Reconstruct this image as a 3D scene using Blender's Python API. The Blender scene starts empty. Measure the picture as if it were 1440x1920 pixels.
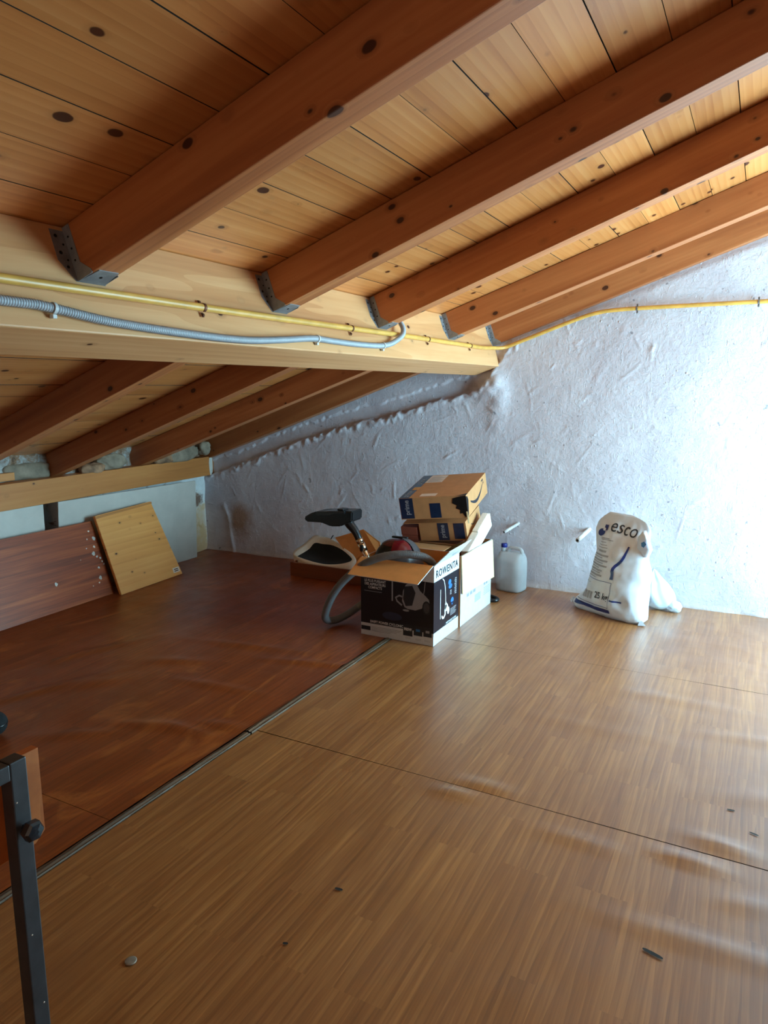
import bpy, bmesh, math, random
import numpy as np
from mathutils import Matrix, Vector, Euler

# ------------------------------------------------------------------ camera, world, lights, exposure
sc = bpy.context.scene
COL = sc.collection
cam_data = bpy.data.cameras.new('camera')
cam = bpy.data.objects.new('camera', cam_data)
COL.objects.link(cam)
cam_data.sensor_fit = 'VERTICAL'
cam_data.sensor_height = 24.0
cam_data.lens = 24.0 * 1331.0 / 1920.0
cam_data.clip_start = 0.02
YAW, PITCH = math.radians(27.7), math.atan(233 / 1331)
cam.location = (0, 0, 1.4)
cam.rotation_euler = (math.pi / 2 - PITCH, 0, YAW)
sc.camera = cam

sc.view_settings.view_transform = 'Standard'
sc.view_settings.look = 'None'
sc.view_settings.gamma = 1
sc.view_settings.use_curve_mapping = False
sc.view_settings.exposure = 0.50

world = bpy.data.worlds.new('world')
sc.world = world
world.use_nodes = True
bgn = world.node_tree.nodes['Background']
bgn.inputs[0].default_value = (0.50, 0.74, 1.0, 1)
bgn.inputs[1].default_value = 1.2

XR = 1.30            # right wall, with the balcony opening that lights the attic
WIN_Y0, WIN_Y1, WIN_Z0, WIN_Z1 = 3.25, 4.62, 0.02, 2.0


def area_light(name, loc, rot, sx, sy, power, color):
    d = bpy.data.lights.new(name, 'AREA')
    d.shape = 'RECTANGLE'
    d.size, d.size_y, d.energy, d.color = sx, sy, power, color
    o = bpy.data.objects.new(name, d)
    o.location, o.rotation_euler = loc, rot
    COL.objects.link(o)
    return o


sun_d = bpy.data.lights.new('sun', 'SUN')
sun_d.energy, sun_d.angle, sun_d.color = 34.0, math.radians(1.0), (1.0, 0.96, 0.90)
sun = bpy.data.objects.new('sun', sun_d)
sun.rotation_euler = (0, math.radians(31), 0)         # high sun from beyond the right wall: a bright patch on the floor just inside the opening
COL.objects.link(sun)
# daylight through the opening in the right wall, and an added warm fill lamp behind the camera, with no opening there
area_light('window_daylight', (XR + 0.14, (WIN_Y0 + WIN_Y1) / 2, (WIN_Z0 + WIN_Z1) / 2), (0, math.radians(90), 0),
           WIN_Z1 - WIN_Z0, WIN_Y1 - WIN_Y0, 195, (0.44, 0.83, 1.0))
area_light('rear_fill', (0.4, -1.9, 1.2), (math.radians(-90), 0, 0), 1.6, 1.8, 80, (1.0, 0.92, 0.82))

# ------------------------------------------------------------------ helpers
random.seed(7)
RNG = np.random.default_rng(11)


def tag(o, label=None, cat=None, group=None, kind=None):
    for k, v in (('label', label), ('category', cat), ('group', group), ('kind', kind)):
        if v:
            o[k] = v
    return o


def empty(name, loc=(0, 0, 0), label=None, cat=None, group=None, M=None):
    o = bpy.data.objects.new(name, None)
    COL.objects.link(o)
    o.empty_display_size = 0.05
    if M is not None:
        o.matrix_world = M
    else:
        o.location = loc
    return tag(o, label, cat, group)


def link(name, me, mat=None, parent=None, M=None):
    o = bpy.data.objects.new(name, me)
    COL.objects.link(o)
    if mat is not None and len(me.materials) == 0:
        me.materials.append(mat)
    if parent is not None:
        o.parent = parent
    if M is not None:
        o.matrix_local = M
    return o


def mesh(name, verts, faces, mat=None, parent=None, M=None, smooth=False):
    me = bpy.data.meshes.new(name)
    me.from_pydata([tuple(map(float, v)) for v in verts], [], faces)
    if smooth:
        me.polygons.foreach_set('use_smooth', [True] * len(me.polygons))
    me.update()
    return link(name, me, mat, parent, M)


def from_bm(name, bm, mat=None, parent=None, M=None, smooth=False):
    bmesh.ops.recalc_face_normals(bm, faces=bm.faces)
    me = bpy.data.meshes.new(name)
    bm.to_mesh(me)
    bm.free()
    if smooth:
        me.polygons.foreach_set('use_smooth', [True] * len(me.polygons))
    return link(name, me, mat, parent, M)


def bm_box(bm, lo, hi, bevel=0.0, M=None):
    c = [(a + b) / 2 for a, b in zip(lo, hi)]
    s = [abs(b - a) for a, b in zip(lo, hi)]
    T = Matrix.Translation(c) @ Matrix.Diagonal((*s, 1))
    if M is not None:
        T = M @ T
    r = bmesh.ops.create_cube(bm, size=1, matrix=T)
    if bevel > 0:
        es = list({e for v in r['verts'] for e in v.link_edges})
        bmesh.ops.bevel(bm, geom=es, offset=bevel, segments=2, affect='EDGES', profile=0.6)
    return bm


def box(name, lo, hi, mat=None, parent=None, bevel=0.0, M=None):
    return from_bm(name, bm_box(bmesh.new(), lo, hi, bevel), mat, parent, M)


def slab(name, quad, thick, mat, parent=None, bevel=0.0, nrm=None):
    """Board from four corners (counter-clockwise seen from the front), thickened backwards."""
    q = [Vector(p) for p in quad]
    n = (q[1] - q[0]).cross(q[3] - q[0]).normalized()
    bm = bmesh.new()
    a = [bm.verts.new(p) for p in q]
    b = [bm.verts.new(p - n * thick) for p in q]
    bm.faces.new(a)
    bm.faces.new(b[::-1])
    for i in range(4):
        j = (i + 1) % 4
        bm.faces.new((a[i], b[i], b[j], a[j]))
    if bevel:
        bmesh.ops.bevel(bm, geom=bm.edges[:], offset=bevel, segments=2, affect='EDGES')
    return from_bm(name, bm, mat, parent)


def spline(pts, n):
    """Catmull-Rom through pts, n samples."""
    P = np.array(pts, float)
    P = np.vstack([2 * P[0] - P[1], P, 2 * P[-1] - P[-2]])
    segs = len(P) - 3
    out = []
    for k in range(n):
        t = k / (n - 1) * segs
        i = min(int(t), segs - 1)
        f = t - i
        a, b, c, d = P[i:i + 4]
        out.append(0.5 * (2 * b + (c - a) * f + (2 * a - 5 * b + 4 * c - d) * f * f + (3 * b - a - 3 * c + d) * f ** 3))
    # resample evenly
    out = np.array(out)
    L = np.concatenate([[0], np.cumsum(np.linalg.norm(np.diff(out, axis=0), axis=1))])
    s = np.linspace(0, L[-1], n)
    return np.stack([np.interp(s, L, out[:, i]) for i in range(3)], 1)


def tube(name, path, rad, mat, parent=None, seg=12, cap=True):
    """rad: number or array per path point. Parallel-transport frame."""
    P = np.array(path, float)
    n = len(P)
    R = np.full(n, rad) if np.isscalar(rad) else np.array(rad)
    T = np.gradient(P, axis=0)
    T /= np.linalg.norm(T, axis=1)[:, None]
    ref = np.array([0, 0, 1.0]) if abs(T[0][2]) < 0.9 else np.array([1.0, 0, 0])
    u = np.cross(T[0], ref)
    u /= np.linalg.norm(u)
    vs, fs = [], []
    for i in range(n):
        u = u - T[i] * (u @ T[i])
        u /= np.linalg.norm(u)
        w = np.cross(T[i], u)
        for k in range(seg):
            a = 2 * math.pi * k / seg
            vs.append(P[i] + R[i] * (math.cos(a) * u + math.sin(a) * w))
    for i in range(n - 1):
        for k in range(seg):
            k2 = (k + 1) % seg
            fs.append((i * seg + k, i * seg + k2, (i + 1) * seg + k2, (i + 1) * seg + k))
    if cap:
        fs.append(tuple(range(seg))[::-1])
        fs.append(tuple((n - 1) * seg + k for k in range(seg)))
    o = mesh(name, vs, fs, mat, parent, smooth=True)
    return o


def corrugated(name, pts, rad, pitch, depth, mat, parent=None, seg=12, n_per=4):
    base = spline(pts, 400)
    L = np.linalg.norm(np.diff(base, axis=0), axis=1).sum()
    n = int(L / pitch * n_per)
    path = spline(pts, n)
    r = rad + depth * np.cos(np.arange(n) * 2 * math.pi / n_per)
    return tube(name, path, r, mat, parent, seg)


def lathe(name, prof, mat, parent=None, M=None, seg=24, smooth=True):
    vs, fs = [], []
    for r, z in prof:
        for k in range(seg):
            a = 2 * math.pi * k / seg
            vs.append((r * math.cos(a), r * math.sin(a), z))
    for i in range(len(prof) - 1):
        for k in range(seg):
            k2 = (k + 1) % seg
            fs.append((i * seg + k, i * seg + k2, (i + 1) * seg + k2, (i + 1) * seg + k))
    fs.append(tuple(range(seg))[::-1])
    fs.append(tuple((len(prof) - 1) * seg + k for k in range(seg)))
    return mesh(name, vs, fs, mat, parent, M, smooth)


def frame(o, x, y):
    """Matrix with origin o, x axis along x, y axis near y, z = x cross y."""
    x = Vector(x).normalized()
    z = x.cross(Vector(y)).normalized()
    y = z.cross(x)
    M = Matrix((x, y, z)).transposed().to_4x4()
    M.translation = Vector(o)
    return M


def text_mesh(s, size, squeeze=1.0, align='LEFT', extrude=0.0, spacing=1.0):
    cu = bpy.data.curves.new('lettering', 'FONT')
    cu.offset = 0.018 * size if size < 0.09 else 0.0
    cu.body = s
    cu.size = size
    cu.align_x = align
    cu.space_character = spacing
    cu.resolution_u = 3
    cu.extrude = extrude
    ob = bpy.data.objects.new('lettering', cu)
    COL.objects.link(ob)
    bpy.context.view_layer.update()
    me = bpy.data.meshes.new_from_object(ob.evaluated_get(bpy.context.evaluated_depsgraph_get()))
    bpy.data.objects.remove(ob)
    bpy.data.curves.remove(cu)
    if squeeze != 1.0:
        for v in me.vertices:
            v.co.x *= squeeze
    return me


def text(name, s, size, mat, parent, M, squeeze=1.0, align='LEFT', spacing=1.0):
    me = text_mesh(s, size, squeeze, align, 0.0, spacing)
    me.materials.clear()
    return link(name, me, mat, parent, M)


def flat(name, polys, mat, parent, M, dz=0.0):
    """Flat print: list of 2-D polygons in the plane of M."""
    vs, fs = [], []
    for p in polys:
        fs.append(tuple(range(len(vs), len(vs) + len(p))))
        vs += [(x, y, dz) for x, y in p]
    o = mesh(name, vs, fs, mat, parent, M)
    if len(polys) > 1 and name in SMALL_PRINT:
        o['kind'] = 'stuff'
    return o


SMALL_PRINT = ('printed_small_text', 'printed_label_block', 'label_print', 'sticker_print', 'printed_machine', 'smile_arrow_head')


def rect(x0, y0, x1, y1):
    return [(x0, y0), (x1, y0), (x1, y1), (x0, y1)]


def ell(cx, cy, rx, ry, n=20, a0=0, a1=2 * math.pi):
    return [(cx + rx * math.cos(a0 + (a1 - a0) * i / n), cy + ry * math.sin(a0 + (a1 - a0) * i / n)) for i in range(n)]


def stroke(pts, w0, w1=None):
    """2-D polyline ribbon as quads, width tapering w0 -> w1."""
    w1 = w0 if w1 is None else w1
    P = np.array(pts, float)
    T = np.gradient(P, axis=0)
    T /= np.linalg.norm(T, axis=1)[:, None] + 1e-9
    N = np.stack([-T[:, 1], T[:, 0]], 1)
    w = np.linspace(w0, w1, len(P))[:, None] / 2
    A, B = P + N * w, P - N * w
    return [[tuple(A[i]), tuple(B[i]), tuple(B[i + 1]), tuple(A[i + 1])] for i in range(len(P) - 1)]


def vnoise(x, y, seed=0):
    """Smooth value noise on arrays, range -1..1."""
    xi, yi = np.floor(x).astype(np.int64), np.floor(y).astype(np.int64)
    fx, fy = x - xi, y - yi
    fx, fy = fx * fx * (3 - 2 * fx), fy * fy * (3 - 2 * fy)

    def h(a, b):
        n = (a * 374761393 + b * 668265263 + seed * 982451653) & 0xFFFFFFFF
        n = ((n ^ (n >> 13)) * 1274126177) & 0xFFFFFFFF
        return ((n ^ (n >> 16)) & 0xFFFF) / 32767.5 - 1
    return (h(xi, yi) * (1 - fx) + h(xi + 1, yi) * fx) * (1 - fy) + (h(xi, yi + 1) * (1 - fx) + h(xi + 1, yi + 1) * fx) * fy


def grid_faces(nx, ny):
    return [(j * nx + i, j * nx + i + 1, (j + 1) * nx + i + 1, (j + 1) * nx + i) for j in range(ny - 1) for i in range(nx - 1)]


# ------------------------------------------------------------------ materials
def srgb(r, g, b):
    f = lambda c: (c / 255 / 12.92) if c / 255 <= 0.04045 else ((c / 255 + 0.055) / 1.055) ** 2.4
    return (f(r), f(g), f(b), 1.0)


class NT:
    def __init__(self, name):
        self.m = bpy.data.materials.new(name)
        self.m.use_nodes = True
        self.t = self.m.node_tree
        self.b = self.t.nodes['Principled BSDF']

    def n(self, typ, **kw):
        nd = self.t.nodes.new(typ)
        for k, v in kw.items():
            setattr(nd, k, v)
        return nd

    def l(self, a, b):
        self.t.links.new(a, b)

    def math(self, op, a, b=None, c=None, clamp=False):
        nd = self.n('ShaderNodeMath', operation=op)
        nd.use_clamp = clamp
        for i, v in enumerate((a, b, c)):
            if v is None:
                continue
            if isinstance(v, (int, float)):
                nd.inputs[i].default_value = v
            else:
                self.l(v, nd.inputs[i])
        return nd.outputs[0]

    def coord(self, kind='Object'):
        return self.n('ShaderNodeTexCoord').outputs[kind]

    def mapping(self, vec, scale=(1, 1, 1), loc=(0, 0, 0), rot=(0, 0, 0)):
        nd = self.n('ShaderNodeMapping')
        nd.inputs['Scale'].default_value = scale
        nd.inputs['Location'].default_value = loc
        nd.inputs['Rotation'].default_value = rot
        self.l(vec, nd.inputs['Vector'])
        return nd.outputs[0]

    def noise(self, vec, scale, detail=3, rough=0.55, dist=0.0):
        nd = self.n('ShaderNodeTexNoise')
        nd.inputs['Scale'].default_value = scale
        nd.inputs['Detail'].default_value = detail
        nd.inputs['Roughness'].default_value = rough
        nd.inputs['Distortion'].default_value = dist
        self.l(vec, nd.inputs['Vector'])
        return nd.outputs[0]

    def ramp(self, fac, stops, interp='LINEAR'):
        nd = self.n('ShaderNodeValToRGB')
        nd.color_ramp.interpolation = interp
        el = nd.color_ramp.elements
        while len(el) < len(stops):
            el.new(0.5)
        for e, (p, c) in zip(el, stops):
            e.position = p
            e.color = c if len(c) == 4 else (*c, 1)
        self.l(fac, nd.inputs[0])
        return nd.outputs[0]

    def mix(self, fac, a, b, blend='MIX'):
        nd = self.n('ShaderNodeMix', data_type='RGBA', blend_type=blend)
        for i, v in ((0, fac), (6, a), (7, b)):
            if isinstance(v, (int, float)):
                nd.inputs[i].default_value = v
            elif isinstance(v, tuple):
                nd.inputs[i].default_value = v
            else:
                self.l(v, nd.inputs[i])
        return nd.outputs[2]

    def smooth(self, v, a, b):
        nd = self.n('ShaderNodeMapRange', interpolation_type='SMOOTHSTEP')
        nd.inputs[1].default_value = a
        nd.inputs[2].default_value = b
        nd.inputs[3].default_value = 0
        nd.inputs[4].default_value = 1
        self.l(v, nd.inputs[0])
        return nd.outputs[0]

    def bump(self, h, strength=0.3, dist=0.01):
        nd = self.n('ShaderNodeBump')
        nd.inputs['Strength'].default_value = strength
        nd.inputs['Distance'].default_value = dist
        self.l(h, nd.inputs['Height'])
        self.l(nd.outputs[0], self.b.inputs['Normal'])

    def vmath(self, op, a, b):
        nd = self.n('ShaderNodeVectorMath', operation=op)
        for i, v in enumerate((a, b)):
            if isinstance(v, tuple):
                nd.inputs[i].default_value = v
            else:
                self.l(v, nd.inputs[i])
        return nd.outputs[0]

    def set(self, **kw):
        for k, v in kw.items():
            self.b.inputs[k.replace('_', ' ')].default_value = v
        return self

    def color(self, c):
        self.l(c, self.b.inputs['Base Color'])


def plain(name, col, rough=0.6, metal=0.0, noise=0.08, nscale=30, bump=0.0, **kw):
    t = NT(name)
    c = t.coord()
    f = t.noise(c, nscale, 4)
    lo = tuple(max(0, x * (1 - noise * 2)) for x in col[:3]) + (1,)
    hi = tuple(min(1, x * (1 + noise)) for x in col[:3]) + (1,)
    t.color(t.ramp(f, [(0.3, lo), (0.7, hi)]))
    t.set(Roughness=rough, Metallic=metal, **kw)
    if bump:
        t.bump(f, bump, 0.004)
    return t.m


def pine(name, light, mid, dark, knot=srgb(66, 28, 10), rough=0.42, grain=1.0, knots=1.0, flatten=False, coat=0.0, kscale=1.0):
    """Softwood whose grain runs along local X, with growth-ring streaks and dark knots."""
    t = NT(name)
    co = t.coord()
    rnd = t.n('ShaderNodeObjectInfo').outputs['Random']
    off = t.n('ShaderNodeCombineXYZ')
    t.l(t.math('MULTIPLY', rnd, 17.3), off.inputs[0])
    t.l(t.math('MULTIPLY', rnd, 5.1), off.inputs[1])
    if not flatten:
        t.l(t.math('MULTIPLY', rnd, 3.7), off.inputs[2])
    v = t.vmath('ADD', co, off.outputs[0])
    if flatten:
        v = t.mapping(v, (1, 1, 0.0))
    # knots
    kv = t.mapping(v, (6.0 * kscale, 9.5 * kscale, 9.5 * kscale))
    kn = t.noise(t.mapping(v, (30, 30, 30)), 1.0, 2)
    vo = t.n('ShaderNodeTexVoronoi', feature='F1')
    vo.inputs['Scale'].default_value = 1.0
    vo.inputs['Randomness'].default_value = 1.0
    t.l(kv, vo.inputs['Vector'])
    d = t.math('ADD', vo.outputs['Distance'], t.math('MULTIPLY', t.math('SUBTRACT', kn, 0.5), 0.05))
    pick = t.n('ShaderNodeSeparateColor')
    t.l(vo.outputs['Color'], pick.inputs[0])
    size = t.math('MULTIPLY', t.math('POWER', pick.outputs[0], 1.3), 0.15 * knots)
    kd = t.math('SUBTRACT', d, size)
    core = t.math('SUBTRACT', 1.0, t.smooth(kd, -0.03, 0.015))
    halo = t.math('SUBTRACT', 1.0, t.smooth(kd, 0.0, 0.16))
    # grain swirl round knots
    warp = t.math('MULTIPLY', halo, 0.35)
    g = t.mapping(v, (0.6, 9 * grain, 9 * grain))
    gs = t.n('ShaderNodeCombineXYZ')
    t.l(warp, gs.inputs[1])
    t.l(warp, gs.inputs[2])
    g = t.vmath('ADD', g, gs.outputs[0])
    n1 = t.noise(g, 1.0, 4, 0.6, 0.6)
    n2 = t.noise(t.mapping(v, (1.5, 60, 60)), 1.0, 2)
    wv = t.n('ShaderNodeTexWave', wave_type='BANDS', bands_direction='Y', wave_profile='SAW')
    wv.inputs['Scale'].default_value = 2.2
    wv.inputs['Distortion'].default_value = 5.5
    wv.inputs['Detail'].default_value = 2
    wv.inputs['Detail Scale'].default_value = 0.7
    t.l(t.mapping(v, (0.32, 5 * grain, 5 * grain)), wv.inputs['Vector'])
    f = t.math('ADD', t.math('MULTIPLY', n1, 0.72), t.math('MULTIPLY', n2, 0.2))
    f = t.math('ADD', f, t.math('MULTIPLY', wv.outputs['Fac'], 0.14))
    base = t.ramp(f, [(0.28, dark), (0.5, mid), (0.74, light)])
    tone = t.ramp(rnd, [(0.0, (0.84, 0.82, 0.8, 1)), (1.0, (1.1, 1.08, 1.06, 1))])
    base = t.mix(1.0, base, tone, 'MULTIPLY')
    base = t.mix(t.math('MULTIPLY', halo, 0.4), base, tuple(x * 0.62 for x in mid[:3]) + (1,))
    base = t.mix(core, base, knot)
    t.color(base)
    t.set(Roughness=rough)
    t.b.inputs['Coat Weight'].default_value = coat
    t.b.inputs['Coat Roughness'].default_value = 0.3
    t.bump(f, 0.12, 0.004)
    return t.m


M_PLANK = pine('plank_wood', srgb(212, 148, 90), srgb(198, 128, 70), srgb(172, 100, 48), rough=0.38, flatten=True, knots=1.45, coat=0.25, kscale=1.25)
M_RAFTER = pine('rafter_wood', srgb(192, 126, 76), srgb(166, 98, 54), srgb(130, 68, 34), rough=0.5, knots=1.2, kscale=1.35)
M_BEAM = pine('beam_wood', srgb(222, 172, 124), srgb(208, 152, 102), srgb(184, 124, 78), rough=0.5, knots=0.75, grain=0.8)
M_PLATE = pine('plate_wood', srgb(206, 140, 76), srgb(188, 118, 58), srgb(152, 88, 40), rough=0.5, knots=0.6)
M_PINEBOARD = pine('pine_board_wood', srgb(224, 158, 90), srgb(214, 144, 74), srgb(196, 124, 60), rough=0.45, knots=0.95, grain=0.6, kscale=1.6)


def mahogany():
    t = NT('mahogany_laminate')
    co = t.coord()
    n1 = t.noise(t.mapping(co, (1.2, 26, 26)), 1.0, 4, 0.6, 0.8)
    n2 = t.noise(t.mapping(co, (2.5, 110, 110)), 1.0, 2)
    f = t.math('ADD', t.math('MULTIPLY', n1, 0.7), t.math('MULTIPLY', n2, 0.3))
    t.color(t.ramp(f, [(0.3, srgb(96, 38, 12)), (0.5, srgb(138, 60, 22)), (0.68, srgb(170, 86, 38))]))
    t.set(Roughness=0.42)
    return t.m


M_MAHOG = mahogany()


def floor_mat(name, light, mid, dark, blotch, rough, streak=1.0, wear=None, coat=0.9):
    """Printed wood sheet: short parquet staves along Y with cathedral grain."""
    t = NT(name)
    co = t.coord()
    # staves
    br = t.n('ShaderNodeTexBrick')
    br.offset = 0.37
    br.offset_frequency = 3
    br.inputs['Color1'].default_value = (0.0, 0, 0, 1)
    br.inputs['Color2'].default_value = (1, 1, 1, 1)
    br.inputs['Mortar'].default_value = (0.5, 0.5, 0.5, 1)
    br.inputs['Scale'].default_value = 1.0
    br.inputs['Mortar Size'].default_value = 0.0
    br.inputs['Brick Width'].default_value = 0.62
    br.inputs['Row Height'].default_value = 0.072
    sw = t.mapping(co, (1, 1, 1), rot=(0, 0, math.radians(90)))
    t.l(sw, br.inputs['Vector'])
    stave = br.outputs['Color']
    off = t.vmath('MULTIPLY', stave, (3.1, 7.7, 0.0))
    v = t.vmath('ADD', co, off)
    n1 = t.noise(t.mapping(v, (9, 0.9, 1)), 1.0, 4, 0.6, 1.0)
    n2 = t.noise(t.mapping(v, (120, 2.6, 1)), 1.0, 3, 0.6, 0.4)
    wv = t.n('ShaderNodeTexWave', wave_type='BANDS', bands_direction='X', wave_profile='SAW')
    wv.inputs['Scale'].default_value = 3.2
    wv.inputs['Distortion'].default_value = 9
    wv.inputs['Detail'].default_value = 2.5
    wv.inputs['Detail Scale'].default_value = 0.9
    t.l(t.mapping(v, (3.2, 0.42, 1)), wv.inputs['Vector'])
    f = t.math('ADD', t.math('MULTIPLY', n1, 0.40), t.math('MULTIPLY', n2, 0.46 * streak))
    f = t.math('ADD', f, t.math('MULTIPLY', wv.outputs['Fac'], 0.13 * streak))
    sep = t.n('ShaderNodeSeparateColor')
    t.l(stave, sep.inputs[0])
    f = t.math('ADD', f, t.math('MULTIPLY', t.math('SUBTRACT', sep.outputs[0], 0.5), 0.03))
    base = t.ramp(f, [(0.27, dark), (0.46, mid), (0.6, light), (0.75, tuple(min(1, x * 1.35) for x in light[:3]) + (1,))])
    bl = t.noise(co, 1.7, 4, 0.6, 0.4)
    base = t.mix(t.math('MULTIPLY', t.smooth(bl, 0.5, 0.72), 0.5), base, blotch)
    if wear:
        wn = t.noise(t.mapping(co, (5.0, 1.6, 1), rot=(0, 0, 0.5)), 1.0, 5, 0.65, 1.6)
        base = t.mix(t.math('MULTIPLY', t.smooth(wn, 0.54, 0.72), 0.55), base, wear)
    t.color(base)
    t.set(Coat_Weight=coat, Coat_Roughness=0.40)
    rr = t.noise(co, 6.0, 4, 0.6)
    t.l(t.ramp(rr, [(0.3, (rough - 0.07,) * 3), (0.7, (rough + 0.1,) * 3)]), t.b.inputs['Roughness'])
    h = t.math('ADD', t.math('MULTIPLY', n2, 0.4), t.math('MULTIPLY', t.noise(co, 9.0, 3), 1.2))
    t.bump(h, 0.10, 0.006)
    return t.m


M_FLOOR = floor_mat('floor_light_sheet', srgb(164, 108, 56), srgb(142, 86, 40), srgb(112, 63, 27), srgb(126, 74, 34), 0.36)
M_DARK = floor_mat('floor_dark_sheet', srgb(158, 78, 30), srgb(132, 60, 22), srgb(100, 42, 14), srgb(116, 54, 19), 0.36, 0.8, srgb(186, 104, 44), 0.08)


def plaster():
    t = NT('wall_plaster')
    co = t.coord()
    n1 = t.noise(co, 3.0, 5, 0.6)
    n2 = t.noise(co, 38.0, 5, 0.65)
    n3 = t.noise(t.mapping(co, (9, 9, 16), rot=(0, 0.5, 0)), 1.0, 5, 0.6, 1.5)
    base = t.ramp(n1, [(0.3, srgb(182, 173, 181)), (0.7, srgb(202, 195, 202))])
    # brown damp stain near the bottom-left corner
    sp = t.n('ShaderNodeSeparateXYZ')
    t.l(co, sp.inputs[0])

    def spot(x, z, rx, rz):
        a = t.math('DIVIDE', t.math('SUBTRACT', sp.outputs[0], x), rx)
        b = t.math('DIVIDE', t.math('SUBTRACT', sp.outputs[2], z), rz)
        d = t.math('SQRT', t.math('ADD', t.math('MULTIPLY', a, a), t.math('MULTIPLY', b, b)))
        d = t.math('ADD', d, t.math('MULTIPLY', t.math('SUBTRACT', t.noise(co, 7, 5, 0.7), 0.5), 1.1))
        return t.math('SUBTRACT', 1.0, t.smooth(d, 0.25, 1.1))
    base = t.mix(t.math('MULTIPLY', spot(-3.86, 0.28, 0.17, 0.20), 0.85), base, srgb(150, 104, 66))
    base = t.mix(t.math('MULTIPLY', spot(-2.75, 0.16, 0.5, 0.14), 0.4), base, srgb(180, 140, 110))
    # a grubby band above the floor and dark chips
    low = t.math('SUBTRACT', 1.0, t.smooth(t.math('ADD', sp.outputs[2], t.math('MULTIPLY', n3, 0.10)), 0.05, 0.12))
    base = t.mix(t.math('MULTIPLY', low, 0.45), base, srgb(176, 150, 132))
    chips = t.math('SUBTRACT', 1.0, t.smooth(t.noise(co, 21.0, 2, 0.5), 0.24, 0.29))
    base = t.mix(t.math('MULTIPLY', chips, 0.6), base, srgb(92, 84, 90))
    t.color(base)
    t.set(Roughness=0.62)
    vo = t.n('ShaderNodeTexVoronoi', feature='F1')
    vo.inputs['Scale'].default_value = 24
    t.l(t.vmath('ADD', co, t.mapping(t.n('ShaderNodeTexNoise').outputs[1], (0.05, 0.05, 0.05))), vo.inputs['Vector'])
    nod = t.math('MULTIPLY', t.math('SUBTRACT', 1.0, t.smooth(vo.outputs['Distance'], 0.02, 0.22)), t.smooth(t.noise(co, 4.0, 2), 0.52, 0.7))
    scr = t.noise(t.mapping(co, (34, 34, 9), rot=(0, 0.35, 0)), 1.0, 4, 0.6, 2.2)
    scr2 = t.noise(t.mapping(co, (12, 12, 40), rot=(0, -0.5, 0)), 1.0, 4, 0.6, 2.5)
    h = t.math('ADD', t.math('MULTIPLY', n2, 0.5), t.math('MULTIPLY', n3, 0.5))
    h = t.math('ADD', h, t.math('MULTIPLY', t.smooth(scr, 0.60, 0.68), 0.35))
    h = t.math('ADD', h, t.math('MULTIPLY', t.smooth(scr2, 0.62, 0.69), 0.3))
    h = t.math('ADD', h, t.math('MULTIPLY', nod, 0.5))
    t.bump(h, 0.62, 0.011)
    return t.m


M_WALL = plaster()


def left_wall_mat():
    t = NT('low_wall_plaster')
    co = t.coord()
    n = t.noise(co, 6.0, 5, 0.65, 0.5)
    sp = t.n('ShaderNodeSeparateXYZ')
    t.l(co, sp.inputs[0])
    base = t.ramp(n, [(0.3, srgb(196, 198, 200)), (0.7, srgb(222, 224, 224))])
    r1 = t.smooth(t.math('ADD', t.noise(co, 8.0, 5, 0.7), t.math('MULTIPLY', t.math('SUBTRACT', 0.45, sp.outputs[2]), 0.35)), 0.50, 0.66)
    base = t.mix(t.math('MULTIPLY', r1, 0.8), base, srgb(196, 158, 112))
    r2 = t.smooth(t.noise(co, 9.0, 5, 0.7, 0.6), 0.57, 0.68)
    base = t.mix(t.math('MULTIPLY', r2, 0.85), base, srgb(112, 66, 34))
    # damp damage in the far corner: a dark rusty patch with tan runs below it
    a = t.math('DIVIDE', t.math('SUBTRACT', sp.outputs[1], 4.55), 0.13)
    b = t.math('DIVIDE', t.math('SUBTRACT', sp.outputs[2], 0.46), 0.075)
    d = t.math('SQRT', t.math('ADD', t.math('MULTIPLY', a, a), t.math('MULTIPLY', b, b)))
    d = t.math('ADD', d, t.math('MULTIPLY', t.math('SUBTRACT', t.noise(co, 16, 4, 0.7), 0.5), 1.6))
    run = t.math('MULTIPLY', t.math('SUBTRACT', 1.0, t.smooth(t.math('ABSOLUTE', a), 0.6, 1.5)), t.math('SUBTRACT', 1.0, t.smooth(sp.outputs[2], 0.30, 0.50)))
    base = t.mix(t.math('MULTIPLY', run, 0.7), base, srgb(204, 164, 116))
    base = t.mix(t.math('MULTIPLY', t.math('SUBTRACT', 1.0, t.smooth(d, 0.45, 1.0)), 0.9), base, srgb(106, 64, 36))
    t.color(base)
    t.set(Roughness=0.8)
    t.bump(n, 0.6, 0.01)
    return t.m


M_LOW = left_wall_mat()
M_SHEETWHITE = plain('white_sheet', srgb(192, 184, 175), 0.55, noise=0.05, nscale=7)
M_HANG = plain('galvanised_steel', srgb(140, 144, 150), 0.5, 0.4, noise=0.16, nscale=22)
M_NAIL = plain('nail_dark', srgb(34, 32, 32), 0.5, 0.6)
M_YELLOW = plain('yellow_pipe', srgb(208, 158, 76), 0.38, noise=0.10, nscale=14)
M_RUST = plain('rusty_clip', srgb(104, 58, 34), 0.55, 0.5, noise=0.25, nscale=60)
M_ZINC = plain('zinc_clip', srgb(130, 134, 138), 0.4, 0.8)
M_GREY = plain('grey_conduit', srgb(158, 163, 170), 0.42, noise=0.05)
M_GREYCLIP = plain('grey_clip', srgb(196, 198, 198), 0.5, noise=0.05)
M_BLACK = plain('black_plastic', srgb(20, 21, 24), 0.28, noise=0.1)
M_BLACKMATT = plain('black_fabric', srgb(12, 12, 14), 0.9, noise=0.2, nscale=80)
M_CHROME = plain('chrome', srgb(222, 204, 182), 0.16, 1.0, noise=0.03)
M_HOSE = plain('grey_hose', srgb(104, 105, 108), 0.4, noise=0.06)
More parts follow.
